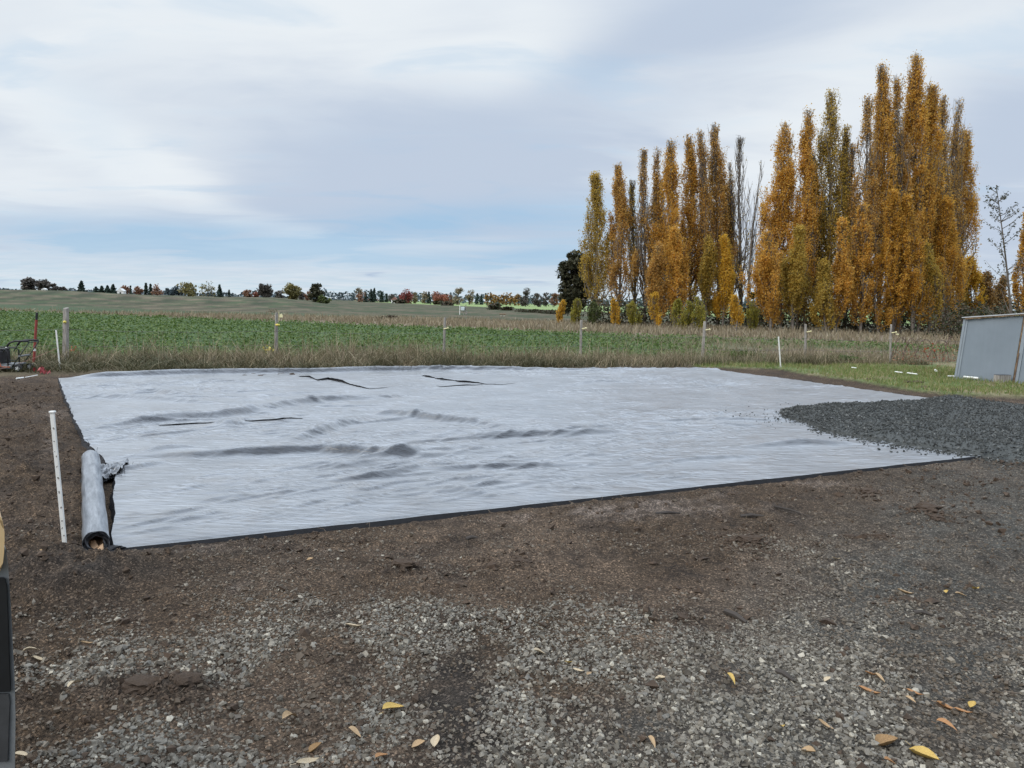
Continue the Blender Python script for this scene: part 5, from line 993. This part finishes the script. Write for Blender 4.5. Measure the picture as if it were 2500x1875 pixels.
for (a, b, w_, lab) in [((2078, 908), (2090, 909), .013, 'tiny white pipe offcut near the lawn stake'), ((2184, 919), (2202, 921), .015, 'short white pipe on the lawn, left of a pair'), ((2214, 922), (2238, 925), .015, 'white pipe on the lawn, right of a pair'), ((2313, 931), (2328, 931), .015, 'short white pipe at the corner of the shed'), ((2351, 934), (2387, 937), .026, 'longest white pipe on grass in front of the shed'), ((2282, 916), (2285, 918), .03, 'small white blob in the lawn left of the shed')]:
    p, q = gnd(*a), gnd(*b); p[2] = Zs(p[0], p[1]) + .075; q[2] = Zs(q[0], q[1]) + .07; tag(MB().tube([p, q], w_, 8).build('plastic_pipe', M_wplain, None, False), lab, 'pipe', 'white pipes on the lawn')

# ------------------------------------------------------------------ machine at the left edge
wpos = gnd(45, 913); wpos[2] = Zs(wpos[0], wpos[1]); root = tag(empty('mower', wpos, .12), 'black wheeled machine with curved handle and orange straps at the left edge', 'mower')
def wheel(loc, rad, parent):
    mb = MB(); mb.tube([(loc[0], loc[1] - .025, loc[2]), (loc[0], loc[1] + .025, loc[2])], rad, 18); wl = mb.build('wheel', M_black, parent)
    mb = MB(); mb.tube([(loc[0], loc[1] - .030, loc[2]), (loc[0], loc[1] + .030, loc[2])], rad * .62, 16); mb.build('rim', M_grmetal, wl)
    mb = MB()
    for k_ in range(5): a = k_ * 6.283 / 5; mb.box((loc[0] + math.cos(a) * rad * .33, loc[1] - .032, loc[2] + math.sin(a) * rad * .33), (rad * .45, .006, rad * .16), Euler((0, -a, 0)))
    mb.build('spoke', M_wplain, wl)
wheel((0, 0, .072), .072, root); wheel((0, .45, .072), .072, root); wheel((-.62, 0, .072), .072, root)
MB().box((-.42, .22, .10), (.60, .46, .08), None, .015).box((-.2, .22, .15), (.3, .4, .03), None, .005).build('deck', M_grmetal, root)
MB().box((-.47, .2, .29), (.30, .34, .30), None, .03).box((-.44, .2, .45), (.24, .28, .05), None, .02).build('engine', M_black, root)
mb = MB(); mb.tube([(-.62, .0, .12), (-.62, .0, .46), (-.58, .0, .49), (-.24, .0, .47), (-.19, 0, .43), (-.19, 0, .10)], .013, 8); mb.build('roll_frame', M_black, root, True); mb = MB(); mb.tube([(-.62, .42, .12), (-.62, .42, .46), (-.58, .42, .49), (-.24, .42, .47), (-.19, .42, .43), (-.19, .42, .10)], .013, 8); mb.build('roll_frame', M_black, root, True)
mb = MB()
for yy in (.02, .40): mb.tube([(-.14, yy, .08), (.03, yy, .33), (.23, yy, .62)], .011, 8); mb.tube([(-.28, yy, .40), (-.19, yy, .55)], .012, 8)
mb.tube([(-.24, .02, .24), (-.05, .02, .24)], .010, 6); mb.tube([(.23, .02, .62), (.23, .40, .62)], .011, 8); mb.build('handle_bar', simple('green_black', (.03, .04, .032), .5, .2, 8, 0), root, True)
for yy in (.02, .40): MB().tube([(-.20, yy, .53), (-.15, yy, .60), (-.05, yy, .64), (.08, yy, .645), (.22, yy, .64)], .020, 8).build('grip', M_black, root, True)
MB().tube([(-.20, .0, .515), (-.21, 0, .50)], .012, 8).build('clamp', M_wplain, root); MB().tube([(.03, 0, .33), (.03, .42, .33)], .02, 8).build('pivot', M_grmetal, root)
MB().tube([(-.50, -.01, .45), (-.40, -.02, .36), (-.36, -.02, .22), (-.32, -.03, .12)], .014, 6).tube([(-.50, -.03, .115), (-.14, -.03, .10)], .008, 6).build('strap', M_orange, root)

# ------------------------------------------------------------------ fabric roll, torn scrap
n0 = gnd(236, 1352); f0 = gnd(222, 1136); RR = .079
axis = Vector((f0 - n0)); Lr = axis.length; n0v = Vector(n0) + Vector((0, 0, RR - .005)); root = empty('fabric_roll', n0v); root.rotation_mode = 'QUATERNION'; root.rotation_quaternion = axis.normalized().to_track_quat('Z', 'Y'); tag(root, 'silvery roll of leftover fabric on a cardboard core beside the laid sheet', 'fabric roll')
def rolltube(r0, z0, z1, nth, nz, amp, wav, seed, flat=0.0):
    th = np.arange(nth) / nth * 6.283; zs = np.linspace(0, 1, nz)[:, None]; T = th[None] * np.ones_like(zs)
    rad = r0 * (1 + amp * (fbm(np.cos(T) * 1.5 + 3, np.sin(T) * 1.5 + zs * 6, seed, 3) - .5) + .5 * amp * np.sin(zs * 26 + T))
    zz = z0 + (z1 - z0) * zs + wav * np.sin(T * 5 + seed) * np.exp(-zs * 30) + wav * np.sin(T * 3 + seed) * (zs > .98)
    V = np.stack([np.cos(T) * rad, np.sin(T) * rad, zz * np.ones_like(T)], -1).reshape(-1, 3); return V, gridfaces(nth, nz, True)
V, F = rolltube(RR, 0, Lr, 56, 70, .05, .010, 3); o = link('outer_wrap', npmesh('outer_wrap', V, F, True), [M_roll], root)
Vs = []
for i, (q, z_) in enumerate([(RR * .94, -.010), (RR * .90, .006), (RR * .87, -.004), (RR * .80, .010), (RR * .73, .004), (RR * .67, .018), (RR * .60, .010)]): Vs.append(rolltube(q, z_, Lr - .01, 40, 10, .06, .009, 10 + i))
for i, q in enumerate((RR * 1.0, RR * .94, RR * .90, RR * .84, RR * .78, RR * .72, RR * .66, RR * .60)):
    th = np.arange(48) / 48 * 6.283; zz = -.006 + .008 * np.sin(th * 5 + i) + .006 * np.sin(th * 3 + i * 2) + .006 * (i % 3); g_ = 1 + .03 * np.sin(th * 7 + i * 1.3)
    ra, rb = q * g_, q * g_ - .0035; Vs.append((np.concatenate([np.stack([np.cos(th) * ra, np.sin(th) * ra, zz], 1), np.stack([np.cos(th) * rb, np.sin(th) * rb, zz + .002], 1)]), gridfaces(48, 2, True)))
V, F = merge(Vs); link('inner_layers', npmesh('inner_layers', V, F, True), simple('layer_edge', (.07, .072, .08), .45, .6, 30, .3), root)
V, F = rolltube(RR * .50, .03, Lr - .05, 30, 8, .10, .012, 40); link('cardboard_core', npmesh('cardboard_core', V, F, True), M_card, root)
mb = MB(); cpt = Vector((0, 0, 0)); a = [(-.012, -.03, .01), (.026, -.032, .012), (.03, -.06, -.02), (.024, -.10, -.035), (-.004, -.105, -.04), (-.016, -.075, -.025)]
inv_ = root.rotation_quaternion.to_matrix().inverted()
def lc(px, py, d): return inv_ @ (Vector(at(px, py, d)) - n0v)
dn = n0[1]
for pl in ([(240, 1335, .02), (252, 1327, .02), (254, 1345, -.02), (252, 1358, -.06), (236, 1362, -.07), (232, 1350, -.05)], [(222, 1322, .05), (232, 1318, .05), (240, 1334, .0), (230, 1340, -.01), (221, 1336, .01)], [(248, 1362, -.06), (264, 1360, -.07), (256, 1352, -.04)]):
    mb.poly([lc(a_, b_, dn + c_) for a_, b_, c_ in pl])
o = mb.build('cardboard_flap', M_card, root); md = o.modifiers.new('thick', 'SOLIDIFY'); md.thickness = .004
# crumpled torn scrap behind the roll, black and silver
r = np.random.RandomState(6); nn = 26; c0 = gnd(262, 1158); a = np.linspace(-1, 1, nn); A, B = np.meshgrid(a, a); hz_ = .085 * (fbm(A * 3.4, B * 3.4, 7, 4, .6) - .35) * 2 + .02 * ss(.2, 1, A) * ss(-.8, .3, B)
Vv = np.stack([A * .15 + .05 * B + .03 * (fbm(A * 2, B * 2, 8, 3) - .5), B * .30 + .06 * (fbm(A * 2, B * 2, 9, 3) - .5), np.maximum(hz_, 0) + .02], -1).reshape(-1, 3); rim = np.sqrt(A ** 2 + B ** 2).ravel()
keepf = gridfaces(nn, nn); keepf = keepf[rim[keepf].mean(1) < .98 + .25 * (fbm(A * 4, B * 4, 12, 2).ravel()[keepf].mean(1) - .5)]
root = tag(empty('fabric_scrap', (c0[0], c0[1], 0), .35), 'crumpled torn flap of black fabric between the roll and the sheet', 'fabric scrap'); link('torn_sheet', npmesh('torn_sheet', Vv, keepf, True), M_fabric, root)
Vb = Vv * np.array([1.12, 1.1, .55]) + np.array([-.02, 0, -.012]); link('torn_underside', npmesh('torn_underside', Vb, keepf, False), M_blackfab, root)
mb = MB()
for q in range(45): p = np.array([r.uniform(-.16, .2), r.uniform(-.3, .3), .02]); d = r.normal(0, .03, 3); d[2] = abs(d[2]); mb.tube([p, p + d], .0016, 3, False)
mb.build('loose_thread', M_blackfab, root)['kind'] = 'stuff'
# black bunched end by the roll's mouth
c0 = gnd(278, 1352); mb = MB(); r = np.random.RandomState(14); o = link('fabric_scrap', clodmesh(444), M_blackfab, None, (c0[0] - .02, c0[1] + .03, .02)); o.scale = (.09, .10, .06); tag(o, 'black bunched fabric end between the roll mouth and the sheet corner', 'fabric scrap')

# ------------------------------------------------------------------ shed and its surroundings
sb = gnd(2328, 931); sb[2] = 0.02; dS = sb[1]; tS = at(2353, 775, dS); root = tag(empty('shed', sb), 'blue grey panelled shed with a ragged roof edge at the right', 'shed'); s_b2 = gnd(2500, 944)
fd = np.array([s_b2[0] - sb[0], s_b2[1] - sb[1], 0]); fd /= np.linalg.norm(fd); bk = np.array([-fd[1], fd[0], 0]); Hs = tS[2] - sb[2]; lean = (tS - sb) * np.array([1, 0, 0]); rise = .17
def sp(a, z, o=0.0): return Vector(fd * a + bk * o + lean * (z / Hs) + np.array([0, 0, z]))
def slab(a0, a1, z0, z1l, z1r, o0, o1):
    mb = MB(); P = [sp(a0, z0, o0), sp(a1, z0, o0), sp(a1, z1r, o0), sp(a0, z1l, o0), sp(a0, z0, o1), sp(a1, z0, o1), sp(a1, z1r, o1), sp(a0, z1l, o1)]; vs = [mb.bm.verts.new(p) for p in P]
    for f_ in ((0, 1, 2, 3), (7, 6, 5, 4), (0, 4, 5, 1), (1, 5, 6, 2), (2, 6, 7, 3), (3, 7, 4, 0)): mb.bm.faces.new([vs[i] for i in f_])
    return mb
seam = np.linalg.norm(gnd(2472, 942) - np.array([sb[0], sb[1], 0])); Lw = 3.2
hz_at = lambda a: Hs - .01 + rise * a / 1.6
slab(.09, seam - .02, .02, hz_at(.09) - .05, hz_at(seam) - .05, .02, .06).build('wall_panel', M_shed, root)
slab(seam + .09, seam + 1.25, .02, hz_at(seam) - .05, hz_at(seam + 1.25) - .05, .022, .06).build('wall_panel', M_shed, root)
slab(seam + 1.33, Lw, .02, hz_at(seam + 1.3) - .05, hz_at(Lw) - .05, .02, .06).build('wall_panel', M_shed, root)
slab(0, .05, -.02, hz_at(0) - .03, hz_at(.05) - .03, -.01, .09).build('corner_post', M_shedtrim, root); slab(.055, .095, -.02, hz_at(.05) - .04, hz_at(.09) - .04, .0, .07).build('corner_post', M_shedtrim, root)
slab(seam - .012, seam + .012, .0, hz_at(seam) - .05, hz_at(seam) - .05, .004, .07).build('seam_batten', M_rot, root); slab(seam + .016, seam + .088, .0, hz_at(seam) - .045, hz_at(seam) - .045, -.004, .07).build('seam_batten', M_shedtrim, root); slab(seam + 1.255, seam + 1.325, .0, hz_at(seam + 1.3) - .05, hz_at(seam + 1.3) - .05, -.002, .07).build('seam_batten', M_shedtrim, root)
slab(0, .06, 0, hz_at(0) - .05, hz_at(0) - .05, .09, 2.2).build('side_wall', M_shed, root); slab(0, Lw, 0, hz_at(0) - .05, hz_at(Lw) - .05, 2.2, 2.26).build('back_wall', M_shed, root)
mb = slab(-.03, Lw + .1, Hs - .035, Hs - .035, Hs - .035, -.06, 2.4)
for v_ in mb.bm.verts:
    pass
mb.bm.verts.ensure_lookup_table()
for i, v_ in enumerate(mb.bm.verts):
    a_ = -.03 if i in (0, 3, 4, 7) else Lw + .1; v_.co.z = hz_at(a_) + (.0 if i in (0, 1, 4, 5) else .022)
mb.build('roof', M_roof, root)
r = np.random.RandomState(3); n_ = 60; aa = np.linspace(.04, Lw, n_); Vt = [tuple(sp(a, hz_at(a) - .001, -.05)) for a in aa]; Vb = [tuple(sp(a, hz_at(a) - .018 - .035 * fbm(np.array([a * 9]), np.array([0.]), 5, 3)[0] * (1.3 - min(a / 1.0, .7)), -.05)) for a in aa]; Vt2 = [tuple(Vector(q) + Vector(bk * .02)) for q in Vt]; Vb2 = [tuple(Vector(q) + Vector(bk * .02)) for q in Vb]
V = np.array(Vt + Vb + Vt2 + Vb2); i = np.arange(n_ - 1); link('fascia', npmesh('fascia', V, np.concatenate([np.stack([i, i + n_, i + n_ + 1, i + 1], 1), np.stack([i + n_, i + 3 * n_, i + 3 * n_ + 1, i + n_ + 1], 1)])), M_rot, root)
MB().tube([sp(seam + .02, .0, -.012), sp(seam + .02, .75, -.012)], .010, 6).build('drain_rod', simple('rust', (.13, .085, .065), .8, .3, 10, .2), root)
for (a_, b_, t_, wd, lab) in [(2434, 941, 917, .17, 'left of two grey timber blocks standing against the shed'), (2450, 941, 917, .15, 'right of two grey timber blocks standing against the shed')]:
    g = gnd(a_, b_); hh_ = at(a_, t_, g[1])[2]; rt = tag(empty('timber_block', (g[0], g[1] - .05, 0.02)), lab, 'timber block', 'timber blocks by the shed'); MB().box((0, 0, hh_ / 2), (wd, .15, hh_), Euler((0, .02 * random.choice((-1, 1)), .15)), .01).build('block', M_wood, rt); MB().box((0, 0, hh_ + .002), (wd * .96, .145, .008), Euler((0, 0, .15))).build('top_end', M_dkmetal, rt)

# ------------------------------------------------------------------ meter box and low table on the slope
g = gnd(1131, 768); g[2] = Zs(g[0], g[1]); sc_ = g[1] / FPX; root = tag(empty('meter_box', g), 'white utility meter box on grey posts standing on the far slope', 'utility box')
for xx, h_ in ((-8.5, 22), (6, 24), (1, 14)): MB().tube([(xx * sc_, 0, -.1), (xx * sc_, 0, h_ * sc_)], 1.0 * sc_, 6).build('post', M_wplain if xx < 0 else M_wood, root)
MB().box((-1.2 * sc_, -.12, 14.5 * sc_), (8.5 * sc_, .25, 8.5 * sc_), None, .03).build('cabinet', simple('white_cabinet', (.62, .70, .72), .5, .08, 4, 0), root); MB().box((3.9 * sc_, -.1, 14.5 * sc_), (2.0 * sc_, .2, 8 * sc_), None, .03).build('door_edge', M_grmetal, root); MB().box((8 * sc_, 0, 4 * sc_), (3.4 * sc_, .25, 7 * sc_), None, .05).build('lower_box', M_wood, root)
g = gnd(1227, 773); g[2] = Zs(g[0], g[1]); sc_ = g[1] / FPX; root = tag(empty('low_bench', g), 'low plank bench on pale blocks far right of the meter box', 'bench'); MB().box((0, 0, 6.2 * sc_), (17 * sc_, .4, 2.2 * sc_), None, .03).build('plank', M_rot, root)
for xx in (-3, 4): MB().box((xx * sc_, 0, 2.5 * sc_), (4 * sc_, .3, 5 * sc_), None, .04).build('support_block', simple('pale_block', (.42, .40, .33), .7, .1, 5, 0), root)
# far white building and house
def house(px, base, top, wpx, d, lab, gable):
    b = at(px, base, d); b[2] = Zs(b[0], b[1]) - .3; tp = at(px, top, d); W_ = wpx / FPX * d; H_ = tp[2] - b[2]; root = tag(empty('white_house' if gable else 'white_shed', b), lab, 'house' if gable else 'shed'); w_ = simple('white_wall', (.72, .72, .70), .6, .05, 2, 0)
    MB().box((0, 0, H_ * .3), (W_, W_ * .8, H_ * .6)).build('wall', w_, root)
    mb = MB(); hw, y_ = W_ * .56, W_ * .44; e_, t_ = H_ * .58, H_
    if not gable: t_ = H_ * .85
    vs = [mb.bm.verts.new(q) for q in ((-hw, -y_, e_), (hw, -y_, e_), (0, -y_, t_), (-hw, y_, e_), (hw, y_, e_), (0, y_, t_))]
    for f_ in ((0, 1, 2), (3, 5, 4), (0, 2, 5, 3), (1, 4, 5, 2), (0, 3, 4, 1)): mb.bm.faces.new([vs[i] for i in f_])
    mb.build('roof', w_ if lab.startswith('white') else simple('red_roof', (.25, .13, .10), .7, .1, 3, 0), root); MB().box((0, -W_ * .405, H_ * .3), (W_ * .25, .06, H_ * .25)).build('window', M_black, root)
house(297, 716, 704, 15, 215, 'white gabled house peeping over the left hill crest', True); house(109, 710, 702, 10, 180, 'white low building before the grey horizon oaks', False); house(964, 733, 725, 16, 370, 'pale house with a reddish roof left of the deep red maple', True)

# ------------------------------------------------------------------ vehicle edge at the lower left
d0 = 2.05; b0 = at(0, 1500, d0); root = tag(empty('trailer', (b0[0], b0[1], 0)), 'dark metal trailer edge with a rounded tan rail at the left border', 'trailer'); ob = np.array([b0[0], b0[1], 0])
def prism(pts, d1, d2, name, mat, bev=.0):
    A = [at(a, b, d1) - ob for a, b in pts]; off = np.array([-.80 * (d2 - d1), d2 - d1, 0]); mb = MB(); va = [mb.bm.verts.new(tuple(p)) for p in A]; vb = [mb.bm.verts.new(tuple(p + off)) for p in A]; n = len(A)
    mb.bm.faces.new(va); mb.bm.faces.new(vb[::-1])
    for i in range(n): mb.bm.faces.new((va[i], va[(i + 1) % n], vb[(i + 1) % n], vb[i]))
    if bev: bmesh.ops.bevel(mb.bm, geom=[e for e in mb.bm.edges], offset=bev, segments=2, affect='EDGES')
    return mb.build(name, mat, root)
prism([(-420, 1330), (6, 1330), (14, 1340), (20, 1380), (28, 1500), (36, 1660), (38, 1760), (36, 2120), (-420, 2120)], d0, d0 + .06, 'side_panel', M_grmetal, .004)
prism([(-300, 1412), (13, 1412), (18, 1430), (27, 1690), (-300, 1696)], d0 - .010, d0 + .01, 'inset_panel', M_blkpanel, .002)
prism([(-420, 1262), (0, 1263), (5, 1268), (9, 1280), (11, 1300), (11, 1325), (10, 1350), (7, 1375), (3, 1394), (-3, 1400), (-420, 1400)], d0 - .035, d0 + .05, 'top_rail', M_tanrail, .008)
prism([(-300, 1700), (22, 1694), (25, 1712), (20, 1860), (-300, 1868)], d0 - .006, d0 + .01, 'lower_panel', M_dkmetal, .002)
prism([(-420, 2125), (-330, 2125), (-330, 2400), (-420, 2400)], d0, d0 + .06, 'leg', M_dkmetal); prism([(-60, 2125), (10, 2125), (10, 2400), (-60, 2400)], d0, d0 + .06, 'leg', M_dkmetal)

# ------------------------------------------------------------------ fallen leaves and wood bits
def leafmesh(seed, L_=1.0, wd=.3, curl=.25):
    r = np.random.RandomState(seed); m_ = 11; V = []; ax = np.linspace(0, 1, m_)
    for t in ax:
        w_ = wd * math.sin(math.pi * min(max(t, .0), 1) ** .75) ** .9 + .006; bend = curl * math.sin(t * 3 + seed); z = .12 * math.sin(t * 2.8 + seed) * curl * 3
        for s_ in (-1, -.5, 0, .5, 1): V.append((t - .5, s_ * w_ + bend * .5 * (t - .5) ** 2, z + abs(s_) ** 1.5 * w_ * (.5 + curl) + .02 * r.rand()))
    V += [(-.5, -.008, 0), (-.5, .008, 0), (-.72, .012, .03), (-.72, -.006, .03)]; V = np.array(V) * L_
    F = np.concatenate([gridfaces(5, m_), [[len(V) - 4, len(V) - 3, len(V) - 2, len(V) - 1]]]); return npmesh('fallen_leaf', V, F, True)
def leafcol(name, c1, c2):
    k = Mat(name); v = k.co('Object'); k.set(Base_Color=k.ramp(k.noise(k.co('Object', (1, 1, 1)), 34, 5, .7), [(.3, c1), (.65, c2)]), Roughness=.6, Specular_IOR_Level=.3); k.bump(k.noise(v, 60, 3), .3, .004); return k.m
LC = {'pale': leafcol('pale_leaf', (.34, .26, .16), (.56, .47, .33)), 'tan': leafcol('tan_leaf', (.26, .165, .085), (.46, .33, .19)), 'yellow': leafcol('yellow_leaf', (.32, .20, .05), (.56, .40, .12)), 'brown': leafcol('brown_leaf', (.12, .065, .03), (.34, .21, .09)), 'orange': leafcol('orange_leaf', (.24, .115, .05), (.42, .23, .10))}
lm = [leafmesh(1, 1, .15, .45), leafmesh(2, 1, .20, .4), leafmesh(3, 1, .12, .6), leafmesh(4, 1, .27, .55)]
LV = [(78, 1604, 34, 'pale', 0, .5, 'pale folded leaf touching another near the trailer edge'), (100, 1608, 36, 'pale', 2, .1, 'pale leaf right beside the folded one near the trailer edge'), (188, 1690, 42, 'pale', 0, 1.1, 'pale upright leaf on gravel in the left foreground'), (213, 1572, 26, 'tan', 2, .5, 'small tan leaf at the upper edge of the left gravel'), (54, 1858, 40, 'pale', 1, .15, 'pale leaf at the lower left corner beside the trailer'), (708, 1772, 56, 'tan', 0, 1.0, 'long tan leaf slanting on gravel left of centre'), (768, 1834, 36, 'brown', 3, .4, 'crumpled brown leaf above a long pale one, left of centre'), (757, 1864, 62, 'pale', 2, .4, 'long pale curved leaf at the bottom edge, left of centre'), (757, 1379, 15, 'tan', 3, .3, 'small tan leaf alone on soil below the fabric edge'), (98, 1360, 16, 'tan', 3, .6, 'small tan leaf at the foot of the speckled stake'),
 (960, 1732, 50, 'yellow', 1, .5, 'yellow leaf on gravel in the middle foreground'), (866, 1796, 36, 'tan', 1, -.2, 'tan leaf with a dark edge near the bottom, left of a pair'), (1021, 1822, 32, 'tan', 3, .1, 'flat tan leaf, left of a close pair at the bottom'), (1064, 1811, 34, 'pale', 3, 1.0, 'pale curled leaf, right of a close pair at the bottom'), (932, 1853, 34, 'orange', 1, .7, 'orange brown leaf at the bottom edge'), (865, 1537, 40, 'pale', 2, .05, 'thin pale sliver leaf on gravel left of centre'), (1317, 1597, 30, 'pale', 1, .3, 'pale folded leaf above the dark wet patch'), (1390, 1619, 24, 'yellow', 2, .4, 'small yellow leaf right of the folded pale one'), (1412, 1643, 26, 'pale', 2, -.3, 'thin pale leaf just below the small yellow one'), (1438, 1656, 20, 'tan', 1, .8, 'tan leaf bit right of the thin pale one'), (1590, 1832, 34, 'tan', 0, -.9, 'tan leaf near the bottom, right of centre'), (1611, 1668, 24, 'pale', 3, -.3, 'pale leaf bit in gravel, right of centre'),
 (1783, 1674, 34, 'yellow', 0, -.9, 'slim yellow leaf on clean gravel, right of the dark stick'), (2041, 1366, 24, 'pale', 2, .3, 'small pale leaf alone on the upper gravel patch'), (2211, 1449, 32, 'tan', 2, -.3, 'tan leaf just above the crumbling clod'), (2310, 1446, 14, 'yellow', 3, .6, 'small round yellow leaf, left of three at the right'), (2346, 1453, 22, 'tan', 1, -.2, 'tan leaf, middle of three at the right'), (2380, 1443, 24, 'yellow', 1, 1.2, 'upright yellow leaf, right of three at the right'), (2019, 1672, 20, 'pale', 3, .2, 'small pale leaf left of the slanting orange one'), (2122, 1694, 46, 'orange', 2, -.5, 'long orange leaf slanting on clean gravel at the right'), (2146, 1668, 30, 'tan', 1, -.8, 'tan leaf just above the long orange one'), (2128, 1655, 30, 'orange', 2, -.1, 'thin orange leaf topmost of a cluster at the right'), (2233, 1697, 36, 'orange', 2, -.6, 'thin orange leaf right of the long slanting one'), (2222, 1723, 24, 'tan', 1, -.7, 'short tan leaf below the thin orange one'), (2315, 1733, 50, 'orange', 2, -.2, 'long orange leaf at the far right with a yellow leaf beyond its tip'), (2350, 1746, 36, 'orange', 2, -.4, 'short orange leaf overlapping the long one at the far right'), (2372, 1737, 24, 'yellow', 3, .4, 'bright yellow leaf at the tips of two orange ones'), (2310, 1783, 42, 'orange', 0, -.6, 'orange leaf lying alone near the lower right'), (2017, 1777, 36, 'tan', 2, -.4, 'thin tan leaf left of the big crumpled one'), (1908, 1783, 22, 'yellow', 1, 1.2, 'small yellow leaf in dark gravel, lower right'), (2165, 1820, 64, 'brown', 3, .2, 'big crumpled yellow brown leaf near the bottom right'), (2255, 1850, 60, 'yellow', 3, -.7, 'big striped yellow leaf at the bottom right'), (1973, 1838, 36, 'tan', 3, -.8, 'pale tan torn leaf at the bottom, left of the big crumpled one'), (2172, 1870, 30, 'orange', 1, .1, 'orange leaf cut by the bottom edge at the right')]
for i, (px, py, lpx, c_, k_, rot, lab) in enumerate(LV):
    g = gnd(px, py); s_ = lpx / FPX * g[1] * 1.15; me = lm[k_].copy(); me.materials.append(LC[c_]); o = link('fallen_leaf', me, None, None, (g[0], g[1], Zs(g[0], g[1]) + .018)); o.scale = (s_, s_ * 1.2, s_)
    o.rotation_euler = (random.uniform(-.35, .15), random.uniform(-.2, .2), rot * 1.3); tag(o, lab, 'leaf', 'fallen leaves on the gravel')
for (a, b, w_, lab) in [((1896, 1643), (1938, 1672), .013, 'dark stick lying on clean gravel at the right'), ((1770, 1498), (1822, 1524), .015, 'half buried bark piece where soil meets gravel'), ((1600, 1262), (1660, 1256), .012, 'bark sliver on soil before the fabric, left of a pair'), ((1890, 1240), (1975, 1262), .010, 'long thin stick on soil below the right fabric edge'), ((1808, 1264), (1865, 1268), .016, 'dark bark strip left of the long thin stick'), ((1138, 1322), (1165, 1320), .012, 'small dark stick near the fabric edge in the middle'), ((2230, 1500), (2275, 1506), .012, 'dark twig on gravel under the crumbling clod')]:
    p, q = gnd(*a), gnd(*b); p[2] = Zs(p[0], p[1]) + w_ * .5; q[2] = Zs(q[0], q[1]) + w_ * .7; m_ = (p + q) / 2 + np.array([0, .01, .006]); tag(MB().tube([p, m_, q], [w_, w_ * 1.1, w_ * .5], 6).build('stick', M_dkbark), lab, 'stick', 'sticks and bark on the soil')
# fine roots and straw over the soil
r = np.random.RandomState(41); mb = MB(); n = 0
while n < 600:
    u_, d_ = r.uniform(-.8, .8), math.sqrt(r.uniform(2.2 ** 2, 9 ** 2)); x, y = u_ * d_, d_
    if quad_in(x, y) > -.05 or work(np.array([x]), np.array([y]))[0] < .9: continue
    n += 1; z = Zs(x, y); L_ = r.uniform(.015, .09); a = r.uniform(0, 6.28); d = np.array([math.cos(a), math.sin(a), 0]) * L_; b = np.array([-d[1], d[0], 0]) * r.normal(0, .3)
    p = np.array([x, y, z + .006]); mb.tube([p, p + d * .5 + b + (0, 0, r.uniform(0, .03)), p + d + (0, 0, r.uniform(0, .02))], (.0009 + .00016 * d_) * r.uniform(.6, 1.2), 3, False)
tag(mb.build('root_fibres', simple('root_mat', (.17, .13, .095), .9, .4, 8, 0)), 'pale roots and straw bits scattered over the dug soil', 'straw', kind='stuff')
print('objects', len(bpy.data.objects))
